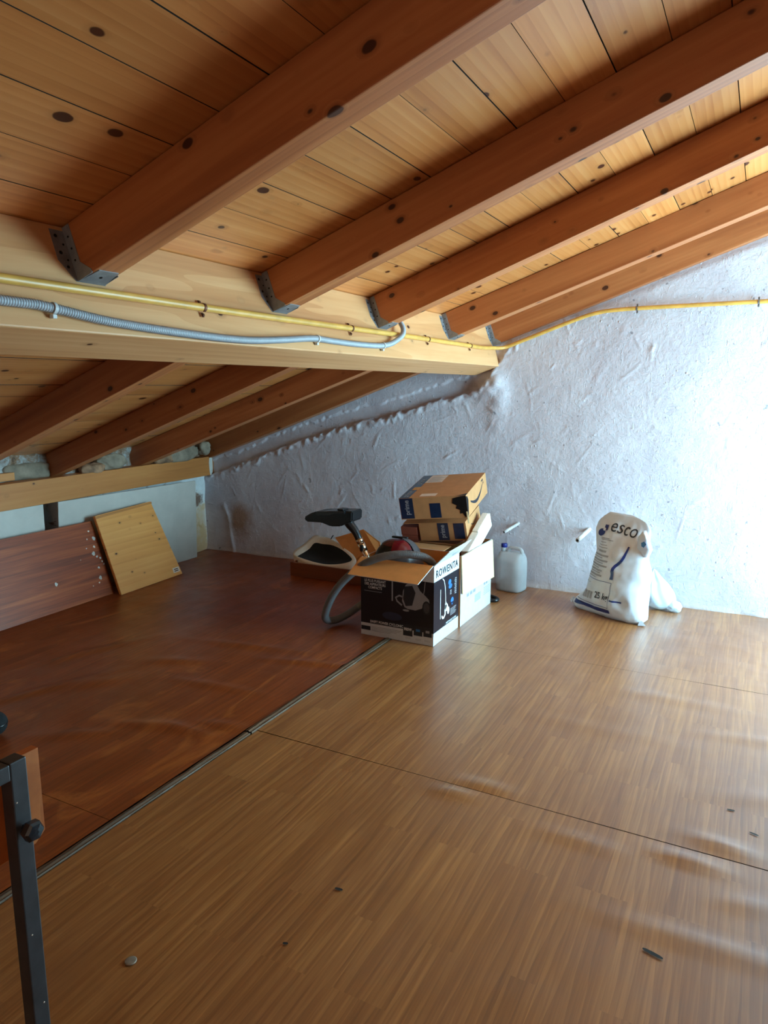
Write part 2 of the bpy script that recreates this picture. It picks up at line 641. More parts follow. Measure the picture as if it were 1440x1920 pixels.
M_VACGREY = plain('vacuum_grey', srgb(82, 80, 84), 0.3, noise=0.06)
M_VACRED = plain('vacuum_red', srgb(104, 14, 26), 0.22, noise=0.06)
M_CARD = plain('brown_cardboard', srgb(186, 132, 84), 0.75, noise=0.06, nscale=16)
M_CARDIN = plain('cardboard_inside', srgb(204, 134, 70), 0.78, noise=0.05, nscale=16)
M_CARDPALE = plain('pale_cardboard', srgb(228, 206, 158), 0.75, noise=0.04, nscale=12)
M_REDCARD = plain('red_brown_card', srgb(142, 74, 58), 0.7, noise=0.08, nscale=18)
M_WHITECARD = plain('white_printed_card', srgb(204, 207, 213), 0.42, noise=0.03)
M_NAVY = plain('navy_print', srgb(17, 19, 32), 0.32, noise=0.10, nscale=8)
M_INKWHITE = plain('white_ink', srgb(226, 226, 230), 0.45, noise=0.02)
M_INKGREY = plain('grey_ink', srgb(146, 147, 154), 0.5, noise=0.03)
M_INKDARK = plain('dark_ink', srgb(32, 34, 44), 0.5, noise=0.03)
M_INKBLUE = plain('blue_ink', srgb(46, 112, 178), 0.4, noise=0.04)
M_INKNAVY = plain('navy_ink', srgb(22, 44, 108), 0.4, noise=0.05)
M_INKORANGE = plain('orange_ink', srgb(206, 140, 52), 0.5, noise=0.05)
M_TAPE = plain('navy_tape', srgb(28, 42, 70), 0.25, noise=0.10)
M_PAPER = plain('paper_label', srgb(226, 206, 190), 0.55, noise=0.04)
M_FOAM = plain('packing_foam', srgb(238, 234, 226), 0.8, noise=0.03, nscale=60, bump=0.2)
M_SACK = plain('white_plastic_sack', srgb(206, 212, 222), 0.35, noise=0.03)
M_BAG = plain('thin_plastic_bag', srgb(206, 224, 238), 0.3, noise=0.04)
M_BLUECAP = plain('blue_cap', srgb(26, 44, 132), 0.35)
M_TRAYWOOD = pine('tray_wood', srgb(140, 78, 44), srgb(118, 62, 34), srgb(92, 46, 24), rough=0.45, knots=0.3)
M_TOTE = plain('cream_canvas', srgb(220, 206, 190), 0.85, noise=0.05, nscale=120, bump=0.15)
M_STUB = plain('bare_wood_stub', srgb(206, 204, 206), 0.5, noise=0.10, nscale=24)
M_STEEL = plain('dark_painted_steel', srgb(62, 60, 62), 0.45, 0.35, noise=0.14, nscale=30)
M_KNOB = plain('black_knob', srgb(30, 34, 40), 0.25, noise=0.1)
M_PANELWOOD = pine('orange_panel_wood', srgb(196, 112, 56), srgb(178, 94, 42), srgb(150, 74, 30), rough=0.4, knots=0.2)
M_STRIP = pine('weathered_strip', srgb(128, 100, 74), srgb(92, 68, 48), srgb(46, 32, 24), rough=0.6, knots=0.2, grain=2.0)
M_MORTAR = plain('old_mortar', srgb(140, 124, 106), 0.85, noise=0.2, nscale=12, bump=0.8)
M_MORTARB = plain('brown_mortar', srgb(150, 112, 84), 0.85, noise=0.3, nscale=14, bump=0.8)
def mortar_mix():
    t = NT('mortar_mix')
    co = t.coord()
    n = t.noise(co, 11.0, 5, 0.7, 0.6)
    t.color(t.ramp(n, [(0.30, srgb(48, 40, 36)), (0.43, srgb(128, 96, 72)), (0.56, srgb(150, 146, 142)), (0.7, srgb(196, 192, 186))]))
    t.set(Roughness=0.9)
    t.bump(t.noise(co, 30, 5, 0.7), 0.8, 0.01)
    return t.m


M_MORTARMIX = mortar_mix()
M_DARKGAP = plain('dark_underlay', srgb(34, 26, 22), 0.8)
M_DISC = plain('metal_disc', srgb(150, 140, 126), 0.45, 0.4, noise=0.1, nscale=60)
M_OUT = plain('outer_render', srgb(190, 188, 182), 0.8)
M_SIDEWALL = plain('side_wall_paint', srgb(104, 92, 82), 0.7, noise=0.04, nscale=5)


def jug_mat():
    t = NT('translucent_plastic')
    n = t.noise(t.coord(), 12, 3)
    t.color(t.ramp(n, [(0.3, srgb(200, 204, 208)), (0.7, srgb(214, 218, 222))]))
    t.set(Roughness=0.35, IOR=1.25)
    t.b.inputs['Alpha'].default_value = 0.62
    return t.m


M_JUG = jug_mat()
M_LIQUID = plain('clear_liquid', srgb(188, 200, 200), 0.15, noise=0.02, Transmission_Weight=0.4)

# ------------------------------------------------------------------ frame of the roof
S_BEAM, S = math.radians(18.6), math.radians(19.5)
OB = Vector((-1.623, 0, 1.546))                       # front lower edge of the big beam
UB, VB = Vector((math.cos(S_BEAM), 0, math.sin(S_BEAM))), Vector((-math.sin(S_BEAM), 0, math.cos(S_BEAM)))
U, V = Vector((math.cos(S), 0, math.sin(S))), Vector((-math.sin(S), 0, math.cos(S)))
PV = OB + 0.147 * VB                                  # rafter underside at the beam face
RH = 0.153                                            # rafter depth
TAN = math.tan(S)


def RP(u, y, v):
    return PV + U * u + V * v + Vector((0, y, 0))


def BP(u, y, v):
    return OB + UB * u + VB * v + Vector((0, y, 0))


def z_under(x):
    return PV.z + TAN * (x - PV.x)


YN, YF = -2.0, 5.05

# ------------------------------------------------------------------ floor
SEAM_X = -1.762
floor = tag(box('floor', (-4.6, YN - 0.1, -0.14), (XR + 0.3, YF, -0.012), M_DARKGAP), kind='structure')


def floor_sheet(x0, x1, y0, y1, mat, bumps, step=0.025, wav=0.0006, seed=0):
    nx, ny = max(2, int((x1 - x0) / step)), max(2, int((y1 - y0) / step))
    X, Y = np.meshgrid(np.linspace(x0, x1, nx), np.linspace(y0, y1, ny))
    Z = -0.001 + wav * vnoise(X * 3, Y * 3, seed) + wav * 2 * vnoise(X * 1.1, Y * 1.1, seed + 5)
    for bx, by, ang, la, lb, h in bumps:
        ca, sa = math.cos(ang), math.sin(ang)
        a, b = (X - bx) * ca + (Y - by) * sa, -(X - bx) * sa + (Y - by) * ca
        Z = Z + 1.5 * h * np.exp(-(a / la) ** 2 - (b / lb) ** 2)
    vs = np.stack([X, Y, Z], -1).reshape(-1, 3)
    fs = grid_faces(nx, ny)
    return mesh('floor_sheet', vs, fs, mat, floor, smooth=True)


light_bumps = [(-0.85, 2.13, 0.1, 0.07, 0.022, 0.007), (-0.76, 2.23, 0.0, 0.09, 0.025, 0.006), (-0.08, 2.125, 0.0, 0.09, 0.025, 0.009),
               (0.0, 2.25, -0.1, 0.09, 0.03, 0.008), (-0.39, 2.07, 0.0, 0.12, 0.03, 0.004), (0.08, 2.00, 0.3, 0.08, 0.03, 0.004),
               (-0.02, 1.79, 0.05, 0.22, 0.03, 0.005), (-0.5, 2.86, 0.0, 0.3, 0.05, 0.002), (0.1, 3.05, 0.2, 0.2, 0.04, 0.004),
               (0.15, 2.6, 0.3, 0.2, 0.05, 0.004), (-0.2, 3.3, 0, 0.25, 0.05, 0.003)]
LX0 = SEAM_X + 0.02
for i, (y0, y1) in enumerate(((YN, -0.56), (-0.56, 0.815), (0.815, 2.186), (2.1885, 3.562), (3.5665, 4.86))):
    floor_sheet(LX0, XR + 0.02, y0, y1, M_FLOOR, [b for b in light_bumps if y0 - 0.15 < b[1] < y1 + 0.15], seed=i)
dark_bumps = [(-2.39, 2.95, 0.2, 0.3, 0.03, 0.006), (-1.95, 2.90, 0.25, 0.22, 0.025, 0.007), (-2.9, 2.0, 1.2, 0.35, 0.03, 0.008),
              (-3.1, 2.45, 1.2, 0.3, 0.03, 0.009), (-2.75, 2.2, 0.9, 0.12, 0.05, 0.008), (-2.19, 2.0, 0.3, 0.12, 0.03, 0.007),
              (-2.02, 2.05, 0.0, 0.14, 0.03, 0.007), (-1.9, 2.15, 0.2, 0.1, 0.03, 0.006), (-2.4, 1.8, 0.6, 0.15, 0.03, 0.006),
              (-2.6, 2.6, 0.4, 0.15, 0.04, 0.006), (-2.2, 2.45, 0.1, 0.2, 0.03, 0.006)]
for y0, y1 in ((YN, 1.46), (1.462, 4.86)):
    floor_sheet(-4.4, SEAM_X - 0.024, y0, y1, M_DARK, dark_bumps, wav=0.0013, seed=9)
# the weathered strip in the joint between the two floorings
strip_root = empty('trim_1')
strip_root['kind'] = 'structure'
for y0, y1, w, dz in ((YN, 2.15, 0.0, 0.0), (2.155, 3.02, 0.003, 0.003), (3.025, 4.8, -0.002, 0.001)):
    n = int((y1 - y0) / 0.05)
    vs, fs = [], []
    for k in range(n + 1):
        y = y0 + (y1 - y0) * k / n
        j = [random.uniform(-1, 1) for _ in range(4)]
        prof = [(-0.019 + j[0] * 0.003, -0.012), (-0.016 + j[0] * 0.003, 0.001 + dz), (-0.003 + j[1] * 0.002, 0.004 + dz + j[2] * 0.001),
                (0.005 + j[1] * 0.002, -0.001 + dz), (0.013 + w, 0.003 + dz), (0.016 + w + j[3] * 0.002, -0.012)]
        vs += [(y - y0, -x, z) for x, z in prof]
    for k in range(n):
        for i in range(5):
            a = k * 6 + i
            fs.append((a, a + 1, a + 7, a + 6))
    mesh('wooden_strip', vs, fs, M_STRIP, strip_root, Matrix.Translation((SEAM_X, y0, 0)) @ Matrix.Rotation(math.pi / 2, 4, 'Z'))
# small marks in the floor
lathe('metal_disc', [(0.0, 0.0), (0.0145, 0.0), (0.0145, 0.0015), (0.012, 0.0022), (0.004, 0.0022)], M_DISC, floor, Matrix.Translation((-1.271, 1.072, 0.0015)))
for x, y, a, l, w in ((-0.948, 1.53, 0.1, 0.012, 0.005), (-0.13, 1.697, -0.25, 0.026, 0.006), (-0.965, 1.296, 0.3, 0.007, 0.004), (0.02, 2.47, 0.1, 0.012, 0.004),
                      (0.09, 2.36, -0.3, 0.014, 0.004), (-0.03, 1.4, 1.4, 0.03, 0.002)):
    pts = [(l * c + 0.15 * l * math.sin(3 * c), w * s) for c, s in ((math.cos(t), math.sin(t)) for t in np.linspace(0, 2 * math.pi, 12, endpoint=False))]
    flat('floor_hole', [pts], M_DARKGAP, floor, Matrix.Translation((x, y, 0.0025)) @ Matrix.Rotation(a, 4, 'Z'))

# ------------------------------------------------------------------ plaster wall at the back
def wall_y(x):
    return np.interp(x, [-4.4, -3.4, -1.4, 2.5], [4.685, 4.728, 4.82, 4.842])


WX0, WX1, NX = -4.42, XR + 0.02, 700
gx = np.linspace(WX0, WX1, NX)
NZ = 250
X = np.repeat(gx[None, :], NZ, 0)
ztop = z_under(X) + RH + 0.06
Z = np.linspace(0, 1, NZ)[:, None] ** 0.92 * (ztop + 0.02) - 0.02
H = 0.006 * vnoise(X * 2.0, Z * 2.0, 1) + 0.0016 * vnoise(X * 6, Z * 6, 2) + 0.0008 * vnoise(X * 22, Z * 22, 3)
rs = np.random.default_rng(5)
for k in range(700):                                  # trowel strokes: a soft slope that ends in a sharp ridge
    cx, cz = rs.uniform(WX0, 0.9), rs.uniform(0.02, 1.9)
    a = rs.normal(1.2, 0.7)
    L, wd, hh = 0.015 + 0.10 * rs.random() ** 2, 0.008 + 0.035 * rs.random() ** 2, 0.0006 + 0.0036 * rs.random() ** 3
    curv = rs.normal(0, 1.0)
    i0, i1 = np.searchsorted(gx, [cx - L - wd, cx + L + wd])
    if i1 - i0 < 3:
        continue
    sx, sz = X[:, i0:i1] - cx, Z[:, i0:i1] - cz
    p = sx * math.cos(a) + sz * math.sin(a)
    q = -sx * math.sin(a) + sz * math.cos(a) + curv * p * p
    if rs.random() < 0.5:
        q = -q
    prof = np.where(q < 0, np.clip(1 + q / wd, 0, 1), np.clip(1 - q / 0.009, 0, 1))
    H[:, i0:i1] += hh * prof * np.exp(-(p / L) ** 4)
# thick plaster below, thinner recessed band under the rafters
DZ = Z - z_under(X)
ledge = np.interp(X, [-4.4, -3.3, -2.8, -2.2, -1.79, -1.70, -1.55, 2.5], [-0.15, -0.15, -0.18, -0.24, -0.26, -0.22, -0.05, -0.045])
ledge = ledge + (X < -1.62) * (0.016 * vnoise(X * 9, X * 0 + 3.3, 8) + 0.014 * vnoise(X * 33, Z * 20 + 1.3, 9))
k = np.clip((DZ - ledge) / np.where(X < -1.6, 0.013, 0.06), 0, 1)
k = k * k * (3 - 2 * k)
depth = np.interp(X, [-4.4, -1.8, -1.55, 2.5], [0.034, 0.036, 0.012, 0.010])
lip = 0.010 * np.exp(-((DZ - ledge + 0.02) / 0.022) ** 2) * (0.4 + 0.9 * vnoise(X * 26, Z * 26, 12)) * (X < -1.5)
mid = np.clip((DZ - (ledge + 0.11)) / 0.02, 0, 1) * np.where(X < -1.8, 1, 0) * 0.010
lump = 0.05 * np.exp(-((X + 1.70) / 0.10) ** 2 - ((Z - 1.43) / 0.09) ** 2) + 0.02 * np.exp(-((X + 1.62) / 0.06) ** 2 - ((Z - 1.30) / 0.16) ** 2)
H = H * (1 - 0.75 * k) + lip + lump * (0.8 + 0.3 * vnoise(X * 16, Z * 16, 4))
# corner flaking and the curb of mortar along the floor
H += 0.012 * np.exp(-((Z - 0.0) / 0.02) ** 2) * (0.6 + 0.6 * vnoise(X * 9, Z, 6))
H += 0.010 * np.exp(-((X + 3.97 + 0.18 * (Z - 0.2) - 0.03 * vnoise(Z * 7, Z * 0, 77)) / 0.016) ** 2) * np.clip((0.44 - Z) / 0.05, 0, 1)
Yw = wall_y(X) - H + k * depth - mid
vs = np.stack([X, Yw, Z], -1).reshape(-1, 3)
wall_back = tag(mesh('wall_back', vs, grid_faces(NX, NZ), M_WALL, smooth=True), kind='structure')

# ------------------------------------------------------------------ low wall on the left
def low_x(y):
    return -4.07 - 0.071 * (y - 2.65)


NY, NZ2 = 150, 60
yy = np.linspace(YN, 4.76, NY)
zz = np.linspace(-0.02, 0.80, NZ2)
Yg, Zg = np.meshgrid(yy, zz)
niche = np.clip((Yg - 2.90) / 0.02, 0, 1) * np.clip((3.16 - Yg) / 0.02, 0, 1)
Xg = low_x(Yg) - 0.22 * niche + 0.008 * vnoise(Yg * 9, Zg * 9, 3) + 0.012 * vnoise(Yg * 3, Zg * 3, 4)
wall_left = tag(mesh('wall_left', np.stack([Xg, Yg, Zg], -1).reshape(-1, 3), grid_faces(NY, NZ2), M_LOW, smooth=True), kind='structure')


zz = np.linspace(0.76, 1.02, 26)
Yg, Zg = np.meshgrid(np.linspace(YN, 4.74, 260), zz)
Xg = low_x(Yg) - 0.05 + 0.030 * vnoise(Yg * 7, Zg * 9, 13) + 0.02 * vnoise(Yg * 17, Zg * 19, 14)
mesh('mortar_band', np.stack([Xg, Yg, Zg], -1).reshape(-1, 3), grid_faces(260, 26), M_MORTARMIX, wall_left, smooth=True)


def lump_mesh(name, c, r, mat, parent, seed, sq=3.0, sub=4):
    """A rough squarish lump of mortar."""
    bm = bmesh.new()
    bmesh.ops.create_icosphere(bm, subdivisions=sub, radius=1)
    for v in bm.verts:
        d = (abs(v.co.x) ** sq + abs(v.co.y) ** sq + abs(v.co.z) ** sq) ** (-1 / sq)
        p = v.co * d
        nz = float(vnoise(np.array([p.x * 2.3 + seed]), np.array([p.y * 2.3 + p.z * 1.7]), seed)[0])
        nz += 0.5 * float(vnoise(np.array([p.x * 6 + p.z * 3]), np.array([p.y * 6 - p.z * 4]), seed + 3)[0])
        p = p * (1 + 0.13 * nz)
        v.co = (c[0] + p.x * r[0], c[1] + p.y * r[1], c[2] + p.z * r[2])
    return from_bm(name, bm, mat, parent, smooth=True)


lump_mesh('mortar_patch', (-4.13, 3.60, 0.875), (0.06, 0.12, 0.055), M_MORTAR, wall_left, 3)
lump_mesh('mortar_patch', (-4.10, 3.42, 0.84), (0.05, 0.10, 0.04), M_MORTARB, wall_left, 8)
lump_mesh('mortar_patch', (-4.14, 4.28, 0.875), (0.05, 0.22, 0.06), M_MORTAR, wall_left, 12)
lump_mesh('mortar_patch', (-4.12, 4.10, 0.85), (0.045, 0.10, 0.035), M_MORTARB, wall_left, 17)
lump_mesh('mortar_patch', (-4.12, 4.57, 0.90), (0.06, 0.055, 0.055), M_MORTAR, wall_left, 21)
lump_mesh('mortar_patch', (-4.16, 2.95, 0.87), (0.06, 0.2, 0.06), M_MORTAR, wall_left, 25)

# ------------------------------------------------------------------ right wall with its opening, wall behind the camera
bm = bmesh.new()
bm_box(bm, (XR, YN - 0.1, -0.1), (XR + 0.25, WIN_Y0, 3.2))
bm_box(bm, (XR, WIN_Y1, -0.1), (XR + 0.25, YF, 3.2))
bm_box(bm, (XR, WIN_Y0, WIN_Z1), (XR + 0.25, WIN_Y1, 3.2))
bm_box(bm, (XR, WIN_Y0, -0.1), (XR + 0.25, WIN_Y1, WIN_Z0))
tag(from_bm('wall_right', bm, M_SIDEWALL), kind='structure')
tag(box('wall_front', (-4.6, YN - 0.25, -0.1), (XR + 0.2, YN, 3.3), M_SIDEWALL), kind='structure')

# ------------------------------------------------------------------ ceiling: roof deck with planks
def roof_matrix(u, y, v, along_y=False):
    if along_y:
        return frame(RP(u, y, v), (0, 1, 0), -U)      # X = world y, Y = down-slope, Z = up
    return frame(RP(u, y, v), U, (0, 1, 0))


CM = frame(RP(0, 0, RH + 0.0205), U, (0, 1, 0))
ceiling = tag(box('ceiling', (-3.3, YN - 0.3, 0.0), ((XR + 0.26 - PV.x) / math.cos(S), YF + 0.1, 0.05), M_OUT, M=CM), kind='structure')
PW = 0.1535
ZFRONT = frame((0, 0, 0), U, (0, 1, 0))
CI = CM.inverted()
k0 = int(-3.1 / PW) - 1
plank_meshes = []
for kk in range(k0, int((XR + 0.20 - PV.x) / math.cos(S) / PW)):
    u0 = -0.02 + kk * PW
    gap = 0.0022 if kk % 2 else 0.0036
    w = PW - gap
    c = 0.0007
    L = YF - YN - 0.05
    prof = [(0, 0.022), (0, 0), (w, 0), (w, 0.022)]
    vs = [(0, p, z) for p, z in prof] + [(L, p, z) for p, z in prof]
    fs = [(i, (i + 1) % 4, 4 + (i + 1) % 4, 4 + i) for i in range(4)] + [(3, 2, 1, 0), (4, 5, 6, 7)]
    dz = random.uniform(-0.0012, 0.0012)
    Mw = frame(RP(u0, YN + 0.02, RH + 0.0005 + dz), (0, 1, 0), -U)
    # local: X along y, Y along -u ; shift so the plank spans u0..u0+w
    Mw = Mw @ Matrix.Translation((0, -w, 0))
    pk = mesh('plank', vs, fs, M_PLANK, ceiling, CI @ Mw)
    pk.data.materials.append(M_DARKGAP)
    for f in pk.data.polygons:
        if abs(f.normal.y) > 0.9:
            f.material_index = 1

# ------------------------------------------------------------------ big beam and rafters
def timber(name, p0, p1, up, w, h, mat, bevel=0.004):
    """Squared timber: local X runs p0->p1 along its underside centre line, Z up."""
    p0, p1 = Vector(p0), Vector(p1)
    x = (p1 - p0).normalized()
    y = Vector(up).cross(x).normalized()
    M = frame(p0, x, y)
    return from_bm(name, bm_box(bmesh.new(), (0, -w / 2, 0), ((p1 - p0).length, w / 2, h), bevel), mat, None, M)


BW = 0.19
beam = timber('timber_beam', BP(-BW / 2, YN + 0.02, 0), BP(-BW / 2, 4.93, 0), VB, BW, 0.300, M_BEAM, 0.005)
tag(beam, 'thick pale laminated timber beam running under the rafters to the plaster wall', 'beam', kind='thing')

RW = 0.085
upper = [(1.392, 1.388, 'nearest and widest-looking of the upper rafters, hung in a steel hanger'),
         (2.272, 2.25, 'second upper rafter from the camera, dark side facing the room'),
         (3.118, 3.072, 'third upper rafter, just above where the grey conduit turns up'),
         (4.005, 4.05, 'fourth upper rafter, with a bright pale underside, next to the wall rafter'),
         (4.795, 4.775, 'upper rafter lying along the plaster wall, lit orange')]
ULEN = (XR - PV.x) / math.cos(S) - 0.02
for (ya, yb, lab) in upper:
    slope = (yb - ya) / 1.7
    r = timber('rafter', RP(0.003, ya + RW / 2, 0), RP(ULEN, ya + RW / 2 + slope * ULEN, 0), V, RW, RH - 0.001, M_RAFTER)
    tag(r, lab, 'rafter', 'upper rafters above the big beam', 'thing')
lower = [(2.262, 2.30, 'lower rafter nearest the camera, running down behind the big beam'),
         (3.105, 3.10, 'second lower rafter, ending beside the grey mortar patch'),
         (3.945, 3.88, 'third lower rafter, between the two mortar patches above the wall plate'),
         (4.655, 4.665, 'lower rafter lying along the foot of the plaster wall slope')]
for (ya, yb, lab) in lower:
    slope = (yb - ya) / -2.0
    r = timber('rafter', RP(-0.20, ya + RW / 2 + slope * -0.2, 0), RP(-2.72, ya + RW / 2 + slope * -2.72, 0), V, RW, RH - 0.001, M_RAFTER)
    tag(r, lab, 'rafter', 'lower rafters behind the big beam', 'thing')


def hanger(y0, lab):
    """Folded joist hanger on the beam face: two nailed flanges with chamfered corners, two cheeks, a seat."""
    M = frame(RP(0.0, y0, 0.0), U, (0, 1, 0))          # X up-slope (out of the beam), Y along the beam, Z up
    root = empty('joist_hanger', label=lab, cat='joist hanger', group='steel joist hangers on the big beam', M=M)
    t, fl, ch = 0.0022, 0.046, 0.048
    w, h = RW, RH - 0.004
    seat = 0.062
    bm = bmesh.new()

    def plate(pts, ext):
        a = [bm.verts.new(p) for p in pts]
        b = [bm.verts.new(Vector(p) + Vector(ext)) for p in pts]
        bm.faces.new(a)
        bm.faces.new(b[::-1])
        for i in range(len(pts)):
            j = (i + 1) % len(pts)
            bm.faces.new((a[i], b[i], b[j], a[j]))
    # flanges on the beam face
    plate([(0, -t, h), (0, -fl, h), (0, -fl, h * 0.36), (0, -0.006, -t), (0, -t, -t)], (t, 0, 0))
    plate([(0, w + t, h), (0, w + fl, h), (0, w + fl, h * 0.36), (0, w + 0.006, -t), (0, w + t, -t)], (t, 0, 0))
    # cheeks: narrow at the top, reaching the full seat depth at the bottom
    for s in (0, 1):
        y = -t if s == 0 else w
        plate([(0, y, h), (ch * 0.62, y, h), (ch * 0.62, y, 0.042), (seat, y, 0.008), (seat, y, -t), (0, y, -t)], (0, t, 0))
    plate([(0, -t, -t), (seat * 1.25, -t + 0.012, -t), (seat * 1.25, w + t - 0.012, -t), (0, w + t, -t)], (0, 0, t))
    from_bm('folded_plate', bm, M_HANG, root)
    nails = [(0.003, -0.031, 0.122, 'x', .005), (0.003, -0.030, 0.075, 'x', .005), (0.003, -0.020, 0.036, 'x', .0045), (0.003, -0.014, 0.100, 'x', .003),
             (0.003, -0.014, 0.056, 'x', .003), (0.016, -0.0028, 0.118, 'y', .003), (0.016, -0.0028, 0.085, 'y', .003), (0.016, -0.0028, 0.052, 'y', .003),
             (0.042, w / 2, -0.003, 'z', .0045), (0.003, w + 0.031, 0.122, 'x', .005), (0.003, w + 0.030, 0.075, 'x', .005)]
    for x, y, z, ax, r in nails:
        R = {'x': Matrix.Rotation(math.pi / 2, 4, 'Y'), 'y': Matrix.Rotation(math.pi / 2, 4, 'X'), 'z': Matrix.Rotation(math.pi, 4, 'X')}[ax]
        lathe('nail', [(0, -0.001), (r, -0.001), (r, 0.0005), (r * 0.6, 0.0012)], M_NAIL, root, Matrix.Translation((x, y, z)) @ R, 10, False)
    return root


for (ya, yb, _), lab in zip(upper, ('steel joist hanger holding the nearest upper rafter', 'steel joist hanger of the second upper rafter from the camera',
                                    'steel joist hanger right beside the grey conduit bend', 'steel joist hanger second from the plaster wall',
                                    'steel joist hanger at the plaster wall, above the yellow pipe bend')):
    hanger(ya, lab)

# wall plate on the low wall and the short block behind it
def plate_x(y):
    return -4.0 - 0.071 * (y - 2.65)


def skew_timber(name, ya, yb, z0, z1, d, mat, xo=0.0):
    xa, xb = plate_x(ya) + xo, plate_x(yb) + xo
    za = z0
    p0, p1 = Vector((xa - d / 2, ya, z0[0])), Vector((xb - d / 2, yb, z0[1]))
    return timber(name, p0, p1, (0, 0, 1), d, z1, mat)


wp = skew_timber('wall_plate', YN + 0.05, 4.74, (0.672, 0.660), 0.160, 0.10, M_PLATE)
tag(wp, 'long squared timber lying along the top of the low wall', 'beam', kind='thing')
bl = timber('wood_block', (-4.08, 1.9, 0.836), (-4.14, 2.83, 0.829), (0, 0, 1), 0.09, 0.05, M_PLATE)
tag(bl, 'short piece of timber on top of the wall plate at the left edge', 'timber')
# paint daub on the end of the plate
lump_mesh('paint_daub', (0, 0, 0), (0.024, 0.0018, 0.074), M_SHEETWHITE, wp, 31, 4.0).location = (6.655, -0.0505, 0.08)

# ------------------------------------------------------------------ pipes along the beam
def bf(u, y, v):
    return tuple(BP(u, y, v))


PR = 0.0125
pipe_pts = [bf(PR + 0.004, -1.9, 0.118), bf(PR + 0.004, 0.6, 0.116), bf(PR + 0.004, 1.155, 0.115), bf(PR + 0.004, 1.6, 0.114), bf(PR + 0.004, 2.0, 0.113), bf(PR + 0.004, 2.5, 0.114),
            bf(PR + 0.004, 3.0, 0.116), bf(PR + 0.004, 3.4, 0.117), bf(PR + 0.004, 3.8, 0.116), bf(PR + 0.004, 4.2, 0.114), bf(PR + 0.006, 4.5, 0.112), bf(PR + 0.02, 4.68, 0.114),
            (-1.58, 4.775, 1.670), (-1.47, 4.785, 1.708), (-1.388, 4.787, 1.737), (-1.20, 4.79, 1.804), (-1.042, 4.79, 1.856), (-0.95, 4.79, 1.876), (-0.877, 4.79, 1.883),
            (-0.725, 4.79, 1.888), (-0.3, 4.79, 1.891), (0.1, 4.79, 1.893), (0.7, 4.79, 1.898), (1.29, 4.79, 1.905)]
gas = empty('yellow_pipe', label='thin yellow pipe clipped along the beam and on across the plaster wall', cat='pipe')
pipe_path = spline(pipe_pts, 300)
tube('pipe_run', pipe_path, PR, M_YELLOW, gas, 14)


def saddle(parent, p, t, n, r, mat, ears=True, name='pipe_clip', w=0.010):
    """Half-ring pipe clip over a pipe at p (direction t, wall normal n) with two nailed ears."""
    t, n = Vector(t).normalized(), Vector(n).normalized()
    s = t.cross(n).normalized()
    p = Vector(p)
    bm = bmesh.new()
    rings = []
    ro = r + 0.002
    for a in np.linspace(0, math.pi, 11):
        c = p + s * (ro * math.cos(a)) + n * (ro * math.sin(a))
        c2 = p + s * ((r - 0.0003) * math.cos(a)) + n * ((r - 0.0003) * math.sin(a))
        rings.append([bm.verts.new(q) for q in (c - t * w / 2, c + t * w / 2, c2 + t * w / 2, c2 - t * w / 2)])
    for a, b in zip(rings, rings[1:]):
        for i in range(4):
            bm.faces.new((a[i], a[(i + 1) % 4], b[(i + 1) % 4], b[i]))
    bm.faces.new(rings[0][::-1])
    bm.faces.new(rings[-1])
    if ears:
        for sg in (1, -1):
            Mx = Matrix((t, s, n)).transposed().to_4x4()
            Mx.translation = p + s * sg * (ro + 0.006) - n * (r - 0.002)
            bm_box(bm, (-w / 2, -0.008, -0.001), (w / 2, 0.008, 0.001), 0, Mx)
            Mx2 = Mx @ Matrix.Translation((0.001, 0.001 * sg, 0.003))
            bm_box(bm, (-0.004, -0.004, -0.003), (0.004, 0.004, 0.002), 0.001, Mx2)
    return from_bm(name, bm, mat, parent)


def nearest_on(path, test):
    i = int(np.argmin([np.linalg.norm(np.array(test) - q) for q in path]))
    i = max(1, min(len(path) - 2, i))
    return path[i], path[i + 1] - path[i - 1]


for y in (1.865, 2.83, 3.66, 4.28):
    p, t = nearest_on(pipe_path, bf(PR, y, 0.115))
    saddle(gas, p, t, UB, PR, M_RUST)
for x, z in ((-0.725, 1.888), (-0.045, 1.892), (0.8, 1.898)):
    p, t = nearest_on(pipe_path, (x, 4.79, z))
    saddle(gas, p, t, (0, -1, 0), PR, M_ZINC)

CR = 0.0125
con_pts = [bf(CR + 0.003, -1.9, 0.03), bf(CR + 0.003, 0.5, 0.06), bf(CR + 0.003, 1.137, 0.058), bf(CR + 0.004, 1.25, 0.054), bf(CR + 0.005, 1.45, 0.030), bf(CR + 0.005, 1.75, 0.016), bf(CR + 0.005, 2.02, 0.013),
           bf(CR + 0.004, 2.25, 0.028), bf(CR + 0.004, 2.47, 0.047), bf(CR + 0.004, 2.62, 0.045), bf(CR + 0.005, 2.8, 0.042), bf(CR + 0.005, 3.0, 0.045), bf(CR + 0.006, 3.10, 0.052),
           bf(CR + 0.012, 3.185, 0.068), bf(CR + 0.034, 3.26, 0.10), bf(CR + 0.034, 3.30, 0.14), bf(CR + 0.02, 3.315, 0.19), bf(CR + 0.012, 3.32, 0.26)]
con = empty('grey_conduit', label='grey corrugated conduit sagging along the lower half of the big beam', cat='conduit')
corrugated('conduit_run', con_pts, CR, 0.0072, 0.0011, M_GREY, con, 12, 4)
con_path = spline(con_pts, 300)
